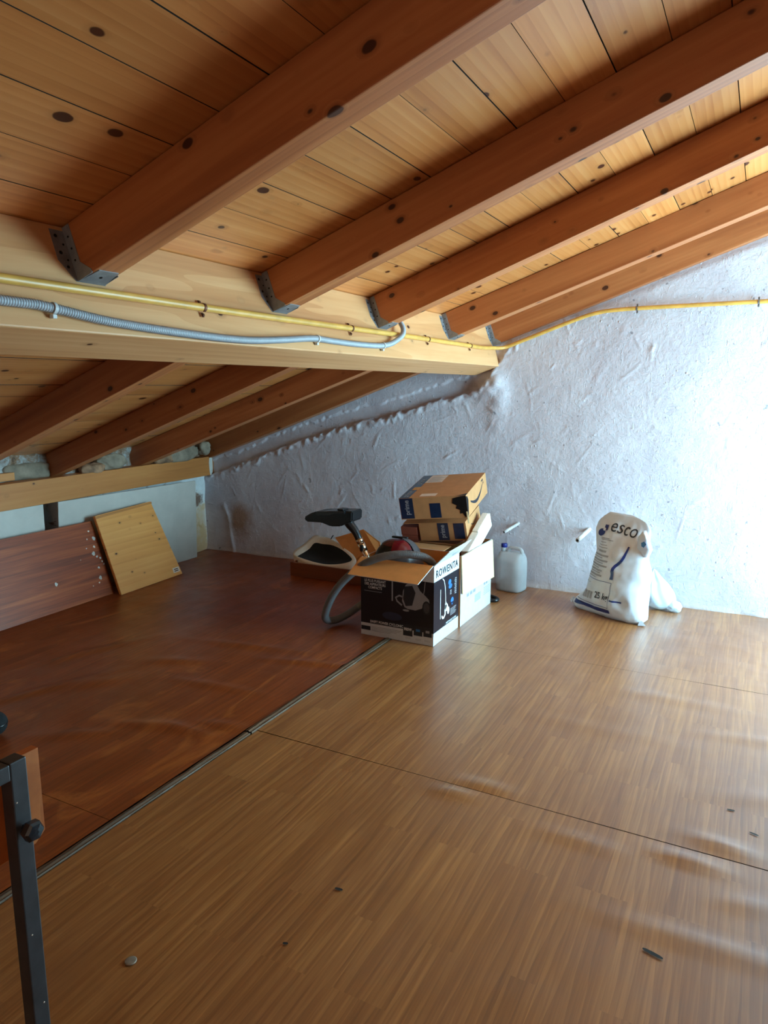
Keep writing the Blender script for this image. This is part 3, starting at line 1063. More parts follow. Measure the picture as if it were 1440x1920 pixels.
for y, v in ((1.265, 0.053), (2.50, 0.047), (3.085, 0.05)):
    p, t = nearest_on(con_path, bf(CR, y, v))
    saddle(con, p, t, UB, CR + 0.0012, M_GREYCLIP, False, 'conduit_clip', 0.008)
    q = Vector(p) - VB * (CR + 0.006) - UB * (CR - 0.004)
    box('clip_foot', (-0.007, -0.006, -0.005), (0.007, 0.006, 0.005), M_GREYCLIP, con, 0.001, Matrix.Translation(q))

# pipe stubs sticking out of the back wall
for (x, z, dx, dy, lab) in ((-1.44, 0.462, -0.075, -0.13, 'bare pipe stub in the wall above the plastic jerrycan'),
                            (-0.955, 0.462, -0.045, -0.17, 'thicker bare pipe stub in the wall left of the salt sack')):
    y = float(wall_y(np.array([x]))[0])
    a, b = np.array([x, y + 0.03, z]), np.array([x + dx, y + dy, z - 0.055])
    st = empty('pipe_stub', label=lab, cat='pipe stub', group='pipe stubs in the plaster wall', loc=(0, 0, 0))
    r = 0.011 if x < -1.2 else 0.015
    tube('stub', [a + (b - a) * f for f in np.linspace(0, 1, 6)], r, M_STUB, st, 12)
    d = (b - a) / np.linalg.norm(b - a)
    tube('bore', [b - d * 0.002, b + d * 0.0006], r * 0.62, M_NAIL, st, 12)

# ------------------------------------------------------------------ boards along the low wall
def quad_local(name, A, B, Cc, D, thick, mat, label, cat, bevel=0.002):
    """A,B bottom left/right, Cc top right, D top left, in world; object gets local X along the bottom edge."""
    M = frame(A, Vector(B) - Vector(A), Vector(D) - Vector(A))
    Mi = M.inverted()
    loc = [Mi @ Vector(p) for p in (A, B, Cc, D)]
    o = slab(name, [Vector((p.x, p.y, 0)) for p in loc], thick, mat, None, bevel)
    o.matrix_world = M
    return tag(o, label, cat)


wpanel = quad_local('plasterboard_sheet', (-4.085, 3.08, 0.0), (-4.085, 4.41, 0.0), (-4.125, 4.38, 0.658), (-4.037, 3.082, 0.660), 0.012, M_SHEETWHITE,
                    'white sheet panel on the low wall behind the pine board', 'panel')
wpanel2 = quad_local('plasterboard_sheet', (-3.965, 1.7, 0.0), (-4.040, 2.965, 0.0), (-4.045, 2.975, 0.660), (-3.965, 1.7, 0.660), 0.012, M_SHEETWHITE,
                     'white sheet panel above the dark mahogany board at the left edge', 'panel')
dark = quad_local('mahogany_board', (-3.795, 1.70, 0.001), (-3.855, 3.33, 0.001), (-3.985, 3.30, 0.505), (-3.935, 1.70, 0.505), 0.02, M_MAHOG,
                  'dark mahogany board with white paint spots leaning on the low wall', 'board')
# paint spots (x along the board from its right end, z up the board), from the photo
L_d, H_d = 1.63, 0.52
spots = [(.045, .455, .007), (.020, .400, .013), (.075, .405, .005), (.10, .345, .005), (.035, .345, .008), (.055, .30, .013), (.035, .275, .008), (.012, .26, .007),
         (.004, .235, .006), (-.004, .215, .007), (.045, .20, .008), (.055, .13, .012), (.075, .10, .006), (.13, .09, .004), (.40, .17, .011), (.17, .28, .003)]
for i, (a, h, r) in enumerate(spots):
    px = L_d - 0.02 - a - h * 0.02
    poly = [(px + r * (1 + 0.22 * math.sin(i + 3 * t)) * math.cos(t), h + r * (1 + 0.22 * math.cos(2 * i + 2 * t)) * math.sin(t)) for t in np.linspace(0, 2 * math.pi, 14, endpoint=False)]
    flat('paint_spot', [poly], M_SHEETWHITE if i % 4 else M_PAPER, dark, Matrix.Translation((0, 0, 0.0012)))
pboard = quad_local('pine_board', (-3.775, 3.322, 0.001), (-3.81, 3.945, 0.001), (-3.975, 3.835, 0.566), (-3.95, 3.292, 0.540), 0.022, M_PINEBOARD,
                    'square knotty pine board leaning in front of the mahogany board', 'board')
flat('top_edge_band', [[(-0.02, 0.565), (0.53, 0.590), (0.53, 0.575), (-0.02, 0.548)]], M_PLATE, pboard, Matrix.Translation((0.0, -0.003, 0.0008)))
flat('sticker', [rect(0.535, 0.025, 0.605, 0.062)], M_PAPER, pboard, Matrix.Translation((0, 0, 0.001)))
flat('sticker_print', [rect(0.548, 0.033, 0.592, 0.040), rect(0.548, 0.046, 0.592, 0.053)], M_RUST, pboard, Matrix.Translation((0, 0, 0.0016)))

# ------------------------------------------------------------------ vacuum cleaner carton
RX0, RX1, RY0, RY1, RZ = -1.940, -1.486, 3.412, 3.774, 0.453
rw = empty('vacuum_carton', (RX0, RY0, 0), 'open white and navy vacuum cleaner carton in front of the pile', 'cardboard box')
RO = Matrix.Translation((-RX0, -RY0, 0))              # world -> local of the root


def carton_shell(name, x0, x1, y0, y1, h, mat, inner, parent, M=None, t=0.004, floor_=True):
    """Open-topped carton with real wall thickness; slot 0 outside, slot 1 inside."""
    bm = bmesh.new()
    o_ = [(x0, y0), (x1, y0), (x1, y1), (x0, y1)]
    i_ = [(x0 + t, y0 + t), (x1 - t, y0 + t), (x1 - t, y1 - t), (x0 + t, y1 - t)]
    ob = [bm.verts.new((x, y, 0)) for x, y in o_]
    ot = [bm.verts.new((x, y, h)) for x, y in o_]
    it = [bm.verts.new((x, y, h)) for x, y in i_]
    ib = [bm.verts.new((x, y, t)) for x, y in i_]
    fin = []
    for k in range(4):
        j = (k + 1) % 4
        bm.faces.new((ob[k], ob[j], ot[j], ot[k]))
        bm.faces.new((ot[k], ot[j], it[j], it[k]))
        fin.append(bm.faces.new((it[k], it[j], ib[j], ib[k])))
    bm.faces.new(ob[::-1])
    fin.append(bm.faces.new(ib))
    for f in fin:
        f.material_index = 1
    me = bpy.data.meshes.new(name)
    bm.to_mesh(me)
    bm.free()
    me.materials.append(mat)
    me.materials.append(inner)
    return link(name, me, None, parent, M)


def flap(name, quad, thick, outer, inner, parent):
    """Flap quad given with its outside face first; the other side shows the inner board."""
    o = slab(name, quad, thick, outer, parent)
    me = o.data
    me.materials.append(inner)
    q = [Vector(p) for p in quad]
    n = (q[1] - q[0]).cross(q[3] - q[0]).normalized()
    for f in me.polygons:
        if f.normal.dot(n) < -0.9:
            f.material_index = 1
    return o


W_, D_ = RX1 - RX0, RY1 - RY0
carton_shell('carton_body', 0, W_, 0, D_, RZ, M_WHITECARD, M_CARDIN, rw)
# front flap folded out and down towards the camera, inside face up
fl_out = 0.175
flap('front_flap', [(0.004, -0.002, RZ), (W_ - 0.004, -0.002, RZ), (W_ - 0.02, -fl_out * 0.93, RZ - 0.066), (0.004 + 0.005, -fl_out * 0.93, RZ - 0.062)], 0.004, M_WHITECARD, M_CARDIN, rw)
# side flap on the right standing up and out, print outside
side = [(W_ + 0.001, 0.0, RZ), (W_ + 0.001, D_, RZ), (W_ + 0.075, D_ - 0.004, RZ + 0.085), (W_ + 0.083, 0.012, RZ + 0.085)]
side_flap = flap('side_flap', side, 0.004, M_WHITECARD, M_CARDIN, rw)
flap('rear_flap', [(W_ - 0.006, D_ - 0.006, RZ - 0.001), (0.006, D_ - 0.006, RZ - 0.001), (0.01, D_ - 0.05, RZ - 0.15), (W_ - 0.01, D_ - 0.05, RZ - 0.15)], 0.004, M_CARDIN, M_CARDIN, rw)

MF = frame((0, -0.0006, 0), (1, 0, 0), (0, 0, 1))      # front print plane: x right, y up, z out
MR = frame((W_ + 0.0006, 0, 0), (0, 1, 0), (0, 0, 1))  # right print plane
flat('printed_panel', [rect(0.0, 0.072, W_, 0.361)], M_NAVY, rw, MF)
flat('printed_panel', [rect(0.0, 0.072, D_, 0.361)], M_NAVY, rw, MR)
up1 = Matrix.Translation((0, 0, 0.0006))
up2 = Matrix.Translation((0, 0, 0.0011))
up3 = Matrix.Translation((0, 0, 0.0016))


def at(M, x, y, k=up1):
    return M @ k @ Matrix.Translation((x, y, 0))


for i, s in enumerate(('LE PLUS PUISSANT', 'DES ASPIRATEURS', 'COMPACTS')):
    text('lettering', s, 0.021, M_INKWHITE, rw, at(MF, 0.092, 0.318 - i * 0.0195), 0.80, 'CENTER')
text('lettering', 'SWIFT POWER CYCLONIC', 0.021, M_INKWHITE, rw, at(MF, 0.165, 0.078), 0.84, 'CENTER')
flat('printed_band', [rect(0.058, 0.072, 0.275, 0.100)], M_INKDARK, rw, MF @ Matrix.Translation((0, 0, 0.0004)))
flat('printed_rule', [rect(0.022, 0.262, 0.135, 0.265)], M_INKGREY, rw, at(MF, 0, 0))
flat('printed_tab', [rect(0.002, 0.030, 0.062, 0.054)], M_INKDARK, rw, at(MF, 0, 0))
for x0, x1, y0, s in ((0.27, 0.328, 0.036, '900W'), (0.335, 0.388, 0.046, '2L'), (0.394, 0.445, 0.048, 'A')):
    flat('printed_badge', [rect(x0, y0, x1, 0.102)], M_INKDARK, rw, at(MF, 0, 0))
    if s == '900W':
        text('lettering', s, 0.024, M_INKWHITE, rw, at(MF, (x0 + x1) / 2, 0.066, up2), 0.8, 'CENTER')
    else:
        flat('printed_badge_mark', [rect(x0 + 0.014, 0.070, x1 - 0.014, 0.084)], M_INKBLUE if s == '2L' else M_INKGREY, rw, at(MF, 0, 0, up2))
flat('printed_small_text', [rect(0.07, 0.056 - 0.008 * k, 0.07 + w, 0.0535 - 0.008 * k) for k, w in enumerate((0.19, 0.18, 0.16, 0.12))] +
     [rect(x, 0.028 - 0.006 * k, x + 0.035, 0.0265 - 0.006 * k) for x in (0.282, 0.345, 0.40) for k in range(2)], M_INKGREY, rw, at(MF, 0, 0))
# picture of the machine on the front: shell, bin, handle, wheel, wand
shell = [(0.285, 0.330), (0.325, 0.352), (0.352, 0.340), (0.372, 0.305), (0.405, 0.280), (0.425, 0.262), (0.43, 0.24), (0.405, 0.225), (0.38, 0.205), (0.345, 0.190), (0.298, 0.192), (0.278, 0.200),
         (0.262, 0.235), (0.268, 0.29)]
flat('printed_machine', [shell], M_INKGREY, rw, at(MF, 0, 0))
flat('printed_machine_bin', [[(0.276, 0.318), (0.325, 0.328), (0.345, 0.290), (0.325, 0.215), (0.285, 0.207), (0.270, 0.245)]], M_INKDARK, rw, at(MF, 0, 0, up2))
flat('printed_machine_wheel', [ell(0.412, 0.212, 0.026, 0.040)], M_INKDARK, rw, at(MF, 0, 0, up2))
flat('printed_machine_hub', [ell(0.412, 0.212, 0.018, 0.030)], plain('wheel_grey_ink', srgb(64, 62, 68), 0.5), rw, at(MF, 0, 0, up3))
flat('printed_machine_handle', stroke([(0.275, 0.255), (0.245, 0.262), (0.223, 0.248), (0.232, 0.228), (0.262, 0.208)], 0.010), M_INKGREY, rw, at(MF, 0, 0))
flat('printed_machine_foot', [ell(0.287, 0.182, 0.020, 0.006)], M_INKGREY, rw, at(MF, 0, 0))
flat('printed_wand', [rect(0.197, 0.225, 0.206, 0.340)], M_INKGREY, rw, at(MF, 0, 0))
flat('printed_hose', stroke([(0.39, 0.275), (0.398, 0.31), (0.402, 0.36)], 0.004), M_INKGREY, rw, at(MF, 0, 0))
flat('printed_glow', [ell(0.20, 0.135, 0.062, 0.024)], plain('dim_blue_ink', srgb(40, 48, 72), 0.4), rw, at(MF, 0, 0))
# right side print
text('lettering', 'ROWENTA', 0.058, M_INKDARK, rw, at(MR, 0.182, 0.381), 1.02, 'CENTER', 1.12)
flat('printed_band', [rect(0.14, 0.072, D_ - 0.004, 0.092)], M_INKDARK, rw, at(MR, 0, 0))
text('lettering', 'SWIFT POWER CYCLONIC', 0.015, M_INKWHITE, rw, at(MR, 0.25, 0.077, up2), 0.85, 'CENTER')
flat('printed_wand', [rect(0.088, 0.13, 0.094, 0.300)] + stroke([(0.118, 0.355), (0.14, 0.34), (0.156, 0.30), (0.163, 0.25), (0.165, 0.20)], 0.006), M_INKWHITE, rw, at(MR, 0, 0))
flat('printed_machine', stroke([(0.165, 0.205), (0.172, 0.185), (0.158, 0.165), (0.16, 0.14), (0.14, 0.125), (0.122, 0.128), (0.11, 0.142)], 0.020, 0.012) + [ell(0.178, 0.175, 0.022, 0.022), ell(0.205, 0.150, 0.016, 0.022)],
     M_INKWHITE, rw, at(MR, 0, 0))
for pl in (ell(0.222, 0.312, 0.022, 0.016), ell(0.232, 0.286, 0.026, 0.014), ell(0.262, 0.195, 0.022, 0.018), [(0.262, 0.165), (0.278, 0.186), (0.246, 0.186)]):
    flat('printed_icon', [pl], M_INKBLUE, rw, at(MR, 0, 0))
flat('printed_small_text', [rect(0.228, 0.262 - 0.010 * k, 0.25, 0.256 - 0.010 * k) for k in range(3)] + [rect(0.298 - (k % 2) * 0.006, 0.318 - 0.011 * k, 0.325, 0.312 - 0.011 * k) for k in range(9)] +
     [rect(0.235, 0.150 - 0.009 * k, 0.325 - 0.01 * (k % 3), 0.146 - 0.009 * k) for k in range(5)], M_INKGREY, rw, at(MR, 0, 0))
# faint print on the standing flap
e0, e1_, e3 = Vector(side[0]), Vector(side[1]), Vector(side[3])
MS = frame(e0, e1_ - e0, e3 - e0) @ Matrix.Translation((0, 0, 0.0006))
flat('printed_small_text', [rect(0.17 + 0.012 * k, 0.050 - 0.008 * k, 0.30 - 0.02 * k, 0.046 - 0.008 * k) for k in range(4)] + [rect(0.06, 0.085 - 0.01 * k, 0.16, 0.082 - 0.01 * k) for k in range(2)], M_INKGREY, rw, MS)

# ------------------------------------------------------------------ vacuum cleaner standing in the carton
vac = empty('vacuum_cleaner', (-1.78, 3.62, 0.0), 'dark grey and red vacuum cleaner with grey hose sticking out of the carton', 'vacuum cleaner')


def blob(name, c, r, mat, parent, th=(0, math.pi), ph=(0, 2 * math.pi), k=1.0, p=2.4, nu=32, nv=20):
    vs = []
    for j in range(nv + 1):
        t = th[0] + (th[1] - th[0]) * j / nv
        for i in range(nu + 1):
            f = ph[0] + (ph[1] - ph[0]) * i / nu
            d = Vector((math.sin(t) * math.cos(f), math.sin(t) * math.sin(f), math.cos(t)))
            s = (abs(d.x) ** p + abs(d.y) ** p + abs(d.z) ** p) ** (-1 / p) * k
            vs.append((c[0] + d.x * s * r[0], c[1] + d.y * s * r[1], c[2] + d.z * s * r[2]))
    return mesh(name, vs, grid_faces(nu + 1, nv + 1), mat, parent, smooth=True)


VC, VR = (-0.025, -0.01, 0.270), (0.148, 0.135, 0.262)
blob('vacuum_body', VC, VR, M_BLACK, vac, p=2.7)
blob('dust_cover', VC, VR, M_VACRED, vac, (0.34, 0.76), (-1.5, -0.35), 1.03, 2.7, 14, 8)
blob('dark_red_top', VC, VR, plain('vacuum_dark_red', srgb(70, 20, 30), 0.25), vac, (0.0, 0.62), (-3.0, 1.2), 1.015, 2.7, 24, 8)
blob('grey_shell', VC, VR, M_VACGREY, vac, (0.80, 1.75), (-1.85, 0.6), 1.03, 2.7, 24, 12)
blob('grey_shell', VC, VR, M_VACGREY, vac, (0.20, 0.80), (-0.22, 1.0), 1.03, 2.7, 14, 8)
flat('brand_mark', stroke([(0, 0), (0.015, 0.012), (0.02, 0.0), (0.038, 0.014)], 0.005), M_INKWHITE, vac, frame((0.042, -0.118, 0.452), (1, 0.35, -0.25), (-0.1, 0.4, 1)))
box('carry_handle', (-0.05, -0.012, 0.0), (0.05, 0.012, 0.012), M_BLACK, vac, 0.005, Matrix.Translation((-0.03, 0.03, 0.530)))
lathe('wheel', [(0.0, -0.02), (0.075, -0.02), (0.085, -0.012), (0.085, 0.012), (0.075, 0.02), (0.03, 0.02)], M_BLACK, vac, Matrix.Translation((0.137, 0.02, 0.15)) @ Matrix.Rotation(math.pi / 2, 4, 'Y'))
lathe('wheel', [(0.0, -0.02), (0.075, -0.02), (0.085, -0.012), (0.085, 0.012), (0.075, 0.02), (0.03, 0.02)], M_BLACK, vac, Matrix.Translation((-0.137, 0.02, 0.15)) @ Matrix.Rotation(-math.pi / 2, 4, 'Y'))
VO = Vector(vac.location)
hose_w = [(-1.56, 3.53, 0.30), (-1.528, 3.50, 0.42), (-1.545, 3.455, 0.478), (-1.60, 3.42, 0.500), (-1.72, 3.38, 0.497), (-1.86, 3.352, 0.448), (-1.995, 3.345, 0.34), (-2.085, 3.35, 0.235),
          (-2.15, 3.37, 0.12), (-2.172, 3.40, 0.055), (-2.155, 3.47, 0.030), (-2.12, 3.56, 0.045), (-2.075, 3.63, 0.085)]
corrugated('hose', [Vector(p) - VO for p in hose_w], 0.0215, 0.0065, 0.0012, M_HOSE, vac, 14, 4)
cuff_w = [(-2.085, 3.615, 0.077), (-2.05, 3.66, 0.107), (-2.03, 3.685, 0.122)]
tube('hose_cuff', spline([Vector(p) - VO for p in cuff_w], 10), 0.022, plain('worn_grey_plastic', srgb(120, 116, 108), 0.4, noise=0.15), vac, 14)
tube('hose_handle', spline([Vector(p) - VO for p in ((-2.03, 3.685, 0.122), (-2.01, 3.72, 0.127), (-1.992, 3.745, 0.128), (-1.985, 3.76, 0.126))], 12), 0.021, M_BLACK, vac, 14)

# floor nozzle on its chrome tube, standing up out of the carton
K = 3.46 / 3.6
noz = empty('floor_nozzle', (-1.90, 3.455, 0.02), 'black floor nozzle on a chrome tube sticking up out of the carton', 'vacuum nozzle')
NO = Vector(noz.location)
NY_ = 3.455


def onplane(px, py, y):
    d = Vector((math.cos(YAW), math.sin(YAW), 0)) * ((px - 720) / 1331)
    f = Vector((-math.sin(YAW), math.cos(YAW), 0))
    d = d + f * math.cos(PITCH) - Vector((0, 0, math.sin(PITCH))) + (f * math.sin(PITCH) + Vector((0, 0, math.cos(PITCH)))) * ((960 - py) / 1331)
    t = y / d.y
    return Vector((0, 0, 1.4)) + d * t


def poly_extrude(name, pts, y0, y1, mat, parent, bevel=0.006, taper=None):
    bm = bmesh.new()
    a = [bm.verts.new((p[0], y0, p[1])) for p in pts]
    b = [bm.verts.new((p[0], y1, p[1])) for p in pts]
    bm.faces.new(a)
    bm.faces.new(b[::-1])
    for i in range(len(pts)):
        j = (i + 1) % len(pts)
        bm.faces.new((a[i], b[i], b[j], a[j]))
    bmesh.ops.recalc_face_normals(bm, faces=bm.faces)
    if bevel:
        bmesh.ops.bevel(bm, geom=bm.edges[:], offset=bevel, segments=3, affect='EDGES', clamp_overlap=True)
    o = from_bm(name, bm, mat, parent)
    return o


def npx(px, py):
    p = onplane(px, py, NY_) - NO
    return (p.x, p.z)


head_px = [(577, 968), (581, 976), (610, 978), (627, 985), (645, 985), (655, 980), (667, 976), (668, 957), (640, 956), (600, 957), (590, 960)]
poly_extrude('nozzle_head', [npx(*p) for p in head_px], -0.045, 0.075, M_BLACK, noz, 0.007)
poly_extrude('nozzle_cover', [npx(*p) for p in ((600, 957.5), (601, 966), (626, 965), (640, 961), (655, 962), (655, 956.5), (626, 956))], -0.052, 0.05, plain('glossy_black', srgb(44, 48, 56), 0.2), noz, 0.004)
box('pedal', (-0.02, -0.03, -0.004), (0.02, 0.03, 0.006), M_BLACK, noz, 0.003, Matrix.Translation((npx(643, 955)[0], 0.0, npx(643, 955)[1])))
nk = [npx(650, 972), npx(656, 983), npx(664, 993), npx(670, 1004), npx(674, 1014)]
tube('swivel_neck', spline([(a, 0.0, b) for a, b in nk], 16), np.interp(np.linspace(0, 1, 16), [0, 0.3, 0.7, 1], [0.030, 0.027, 0.021, 0.020]), M_BLACK, noz, 16)
ct = [npx(673, 1011), npx(682, 1031), npx(689, 1046)]
dv = Vector((ct[2][0] - ct[0][0], 0, ct[2][1] - ct[0][1])).normalized()
p0 = Vector((ct[0][0], 0, ct[0][1]))
tube('tube_collar', [p0 - dv * 0.002, p0 + dv * 0.022], 0.0205, M_CHROME, noz, 18)
tube('lock_sleeve', [p0 + dv * 0.026, p0 + dv * 0.075], 0.0215, M_CHROME, noz, 18)
box('lock_slide', (-0.009, -0.006, -0.018), (0.009, 0.006, 0.018), M_BLACK, noz, 0.003, frame(p0 + dv * 0.05 + Vector((0.006, -0.0205, 0)), (1, 0, 0), (0, 1, 0)))
end = p0 + dv * 0.40
end.z = max(end.z, 0.0)
tube('chrome_tube', [p0 + dv * 0.02, p0 + dv * 0.115, p0 + dv * 0.2, p0 + dv * 0.34], 0.0165, M_CHROME, noz, 18)

# ------------------------------------------------------------------ white carton behind, with foam and parcels
CX0, CX1, CY0, CY1, CZ = -2.02, -1.478, 3.786, 4.325, 0.430
wc = empty('white_carton', (CX0, CY0, 0), 'white printed carton with a pale flap hanging down, behind the vacuum carton', 'cardboard box')
cw, cd = CX1 - CX0, CY1 - CY0
bodyc = carton_shell('carton_body', 0, cw, 0, cd, CZ, M_WHITECARD, M_CARDIN, wc)
bodyc.data.materials.append(M_CARD)
for f in bodyc.data.polygons:
    if f.normal.y < -0.9 and f.center.y < 0.001:
        f.material_index = 2
flap('side_flap', [(cw + 0.002, 0.0, CZ), (cw + 0.03, 0.0, CZ - 0.12), (cw + 0.012, 0.0, 0.20), (cw + 0.02, cd, 0.17)][:0] or
     [(cw + 0.012, 0.004, 0.200), (cw + 0.020, cd + 0.006, 0.178), (cw + 0.006, cd, CZ - 0.002), (cw + 0.004, 0.0, CZ)], 0.004, M_CARDPALE, M_CARDPALE, wc)
flap('front_flap', [(0.01, 0.0, CZ + 0.003), (cw - 0.14, 0.0, CZ + 0.003), (cw - 0.16, 0.24, CZ - 0.004), (0.02, 0.24, CZ - 0.004)], 0.004, M_CARD, M_CARD, wc)
flap('rear_flap', [(0.01, cd - 0.26, CZ - 0.004), (cw - 0.16, cd - 0.26, CZ - 0.004), (cw - 0.14, cd, CZ + 0.001), (0.01, cd, CZ + 0.001)], 0.004, M_CARD, M_CARD, wc)
MC = frame((cw + 0.0006, 0, 0), (0, 1, 0), (0, 0, 1))
flat('printed_small_text', [rect(0.10 + 0.055 * k, 0.155, 0.14 + 0.055 * k, 0.175) for k in range(3)] + [rect(0.40, 0.155, 0.43, 0.172), rect(0.44, 0.155, 0.47, 0.172)], M_INKGREY, wc, MC)
flat('printed_label_block', [rect(0.24, 0.085 + 0.007 * k, 0.345, 0.089 + 0.007 * k) for k in range(7)] + [rect(0.40, 0.09 + 0.011 * k, 0.52, 0.094 + 0.011 * k) for k in range(5)], M_INKGREY, wc, MC)

foam = empty('foam_block', (0, 0, 0), 'white packing foam block sticking up out of the white carton', 'packing foam')
FM = frame((-1.490, 3.975, 0.335), (0.0, 0.90, 0.42), (-1, 0.0, 0.0))
fb = bmesh.new()
bm_box(fb, (0, 0.0, 0.0), (0.42, 0.052, 0.10), 0.006)
from_bm('foam_body', fb, M_FOAM, foam, FM)
box('foam_ridge', (0.20, 0.006, 0.098), (0.40, 0.046, 0.112), M_FOAM, foam, 0.004, FM)


def parcel(name, center, eul, dims, label):
    M = Matrix.Translation(center) @ Euler(eul, 'XYZ').to_matrix().to_4x4()
    root = empty(name, label=label, cat='cardboard box', group='brown parcel boxes stacked on the white carton', M=M)
    return root, [d / 2 for d in dims]


# upper parcel
p1, (a, b, c) = parcel('parcel_box', (-1.757, 4.187, 0.716), (0.16, -0.099, 0.103), (0.431, 0.518, 0.14), 'upper torn brown parcel box with a smile arrow, tilted on top')
# body with a torn hole at the front right vertical edge
bmx = bmesh.new()
bm_box(bmx, (-a, -b, -c), (a, b, c), 0.002)
from_bm('carton_body', bmx, M_CARD, p1)
PT = frame((-a, -b, c + 0.0006), (1, 0, 0), (0, 1, 0))
PF = frame((-a, -b - 0.0006, -c), (1, 0, 0), (0, 0, 1))
PS = frame((a + 0.0006, -b, -c), (0, 1, 0), (0, 0, 1))
w2, d2, h2 = 2 * a, 2 * b, 2 * c
flat('tape_strip', [rect(0.004, 0, 0.068, d2)], M_TAPE, p1, PT)
flat('tape_strip', [rect(0.004, 0.006, 0.090, h2 - 0.002)], M_TAPE, p1, PF)
flat('tape_patch', [rect(0.195, 0.006, 0.265, 0.100)], M_TAPE, p1, PF)
flat('tape_arrow', [rect(0.03, 0.17, 0.075, 0.235)], M_INKORANGE, p1, PT @ up1)
for yv in (0.02, 0.30):
    text('lettering', 'prime', 0.055, M_INKGREY, p1, PT @ up1 @ Matrix.Translation((0.052, yv, 0)) @ Matrix.Rotation(math.pi / 2, 4, 'Z'), 1.0)
text('lettering', 'prime', 0.045, M_INKGREY, p1, PF @ up1 @ Matrix.Translation((0.062, 0.03, 0)) @ Matrix.Rotation(math.pi / 2, 4, 'Z'), 0.9)
flat('shipping_label', [rect(0.068, 0.33, 0.185, 0.50)], M_PAPER, p1, PT @ up1)
flat('label_print', [rect(0.08, 0.35 + 0.022 * k, 0.17 - 0.02 * (k % 2), 0.357 + 0.022 * k) for k in range(6)], M_INKGREY, p1, PT @ up2)
flat('small_label', [rect(0.13, 0.02, 0.235, 0.075)], M_PAPER, p1, PT @ up1)
smile = [(0.09 + 0.33 * t, 0.085 - 0.058 * math.sin(math.pi * (t * 0.9 + 0.05)) + 0.025 * t) for t in np.linspace(0, 1, 16)]
P_ = np.array(smile)
wds = 0.006 + 0.016 * np.sin(np.linspace(0.25, math.pi, 16))
polys = []
for i in range(15):
    polys.append([(P_[i][0], P_[i][1] + wds[i] / 2), (P_[i][0], P_[i][1] - wds[i] / 2), (P_[i + 1][0], P_[i + 1][1] - wds[i + 1] / 2), (P_[i + 1][0], P_[i + 1][1] + wds[i + 1] / 2)])
flat('smile_print', polys, M_INKDARK, p1, PS)
flat('smile_arrow_head', stroke([(0.385, 0.116), (0.425, 0.121), (0.437, 0.088)], 0.010), M_INKDARK, p1, PS)
hole = [(w2 - 0.085, 0.125), (w2 - 0.06, 0.132), (w2 - 0.03, h2 - 0.002), (w2, h2), (w2, 0.0), (w2 - 0.02, 0.01), (w2 - 0.03, 0.03), (w2 - 0.048, 0.028), (w2 - 0.045, 0.05), (w2 - 0.07, 0.062), (w2 - 0.062, 0.08), (w2 - 0.09, 0.095)]
flat('torn_hole', [hole], M_NAIL, p1, PF @ up1)
flat('torn_hole', [[(0, h2 * 0.98), (0.03, h2 * 0.9), (0.045, h2 * 0.72), (0.03, 0.05), (0.018, 0.02), (0, 0.0)]], M_NAIL, p1, PS @ up1)
flat('torn_hole', [[(w2, 0), (w2 - 0.06, 0), (w2 - 0.035, 0.02), (w2 - 0.012, 0.04), (w2, 0.05)]], M_NAIL, p1, PT @ up1)
slab('torn_shred', [PF @ Vector((w2 - 0.004, -0.035, 0.006)), PF @ Vector((w2 + 0.004, -0.035, 0.004)), PF @ Vector((w2 + 0.003, 0.04, 0.003)), PF @ Vector((w2 - 0.008, 0.04, 0.003))], 0.002, M_CARDPALE, p1)

# lower parcel
p2, (a, b, c) = parcel('parcel_box', (-1.722, 4.205, 0.536), (0.197, -0.098, 0.056), (0.315, 0.304, 0.125), 'lower brown parcel box with two navy tape bands, under the torn one')
bmx = bmesh.new()
bm_box(bmx, (-a, -b, -c), (a, b, c), 0.002)
from_bm('carton_body', bmx, M_CARD, p2)
PF = frame((-a, -b - 0.0006, -c), (1, 0, 0), (0, 0, 1))
PS = frame((a + 0.0006, -b, -c), (0, 1, 0), (0, 0, 1))
w2, d2, h2 = 2 * a, 2 * b, 2 * c
flat('tape_strip', [rect(0.125, 0.004, 0.198, h2 - 0.004)], M_TAPE, p2, PF)
flat('tape_patch', [rect(0.232, 0.012, 0.302, h2 - 0.008)], M_TAPE, p2, PF)
text('lettering', 'prime', 0.044, M_INKGREY, p2, PF @ up1 @ Matrix.Translation((0.172, 0.02, 0)) @ Matrix.Rotation(math.pi / 2, 4, 'Z'), 0.85)
flat('smile_print', stroke([(0.10 + 0.14 * t, 0.075 - 0.03 * math.sin(math.pi * t) + 0.02 * t) for t in np.linspace(0, 1, 10)], 0.006, 0.009), M_INKDARK, p2, PS)
slab('lid_flap', [(-a - 0.10, -b - 0.012, c + 0.002), (a, -b - 0.006, c + 0.001), (a, -b + 0.08, c + 0.003), (-a - 0.10, -b + 0.08, c + 0.003)], 0.003, M_CARD, p2)

rb = empty('red_box', label='small red-brown two-layer box beside the lower parcel', cat='cardboard box',
           M=Matrix.Translation((-1.945, 4.20, 0.436)) @ Euler((0.197, -0.05, 0.056), 'XYZ').to_matrix().to_4x4())
box('box_layer', (-0.055, -0.14, 0.0), (0.055, 0.14, 0.055), M_REDCARD, rb, 0.003)
box('box_layer', (-0.058, -0.142, 0.0565), (0.055, 0.14, 0.112), M_REDCARD, rb, 0.003)

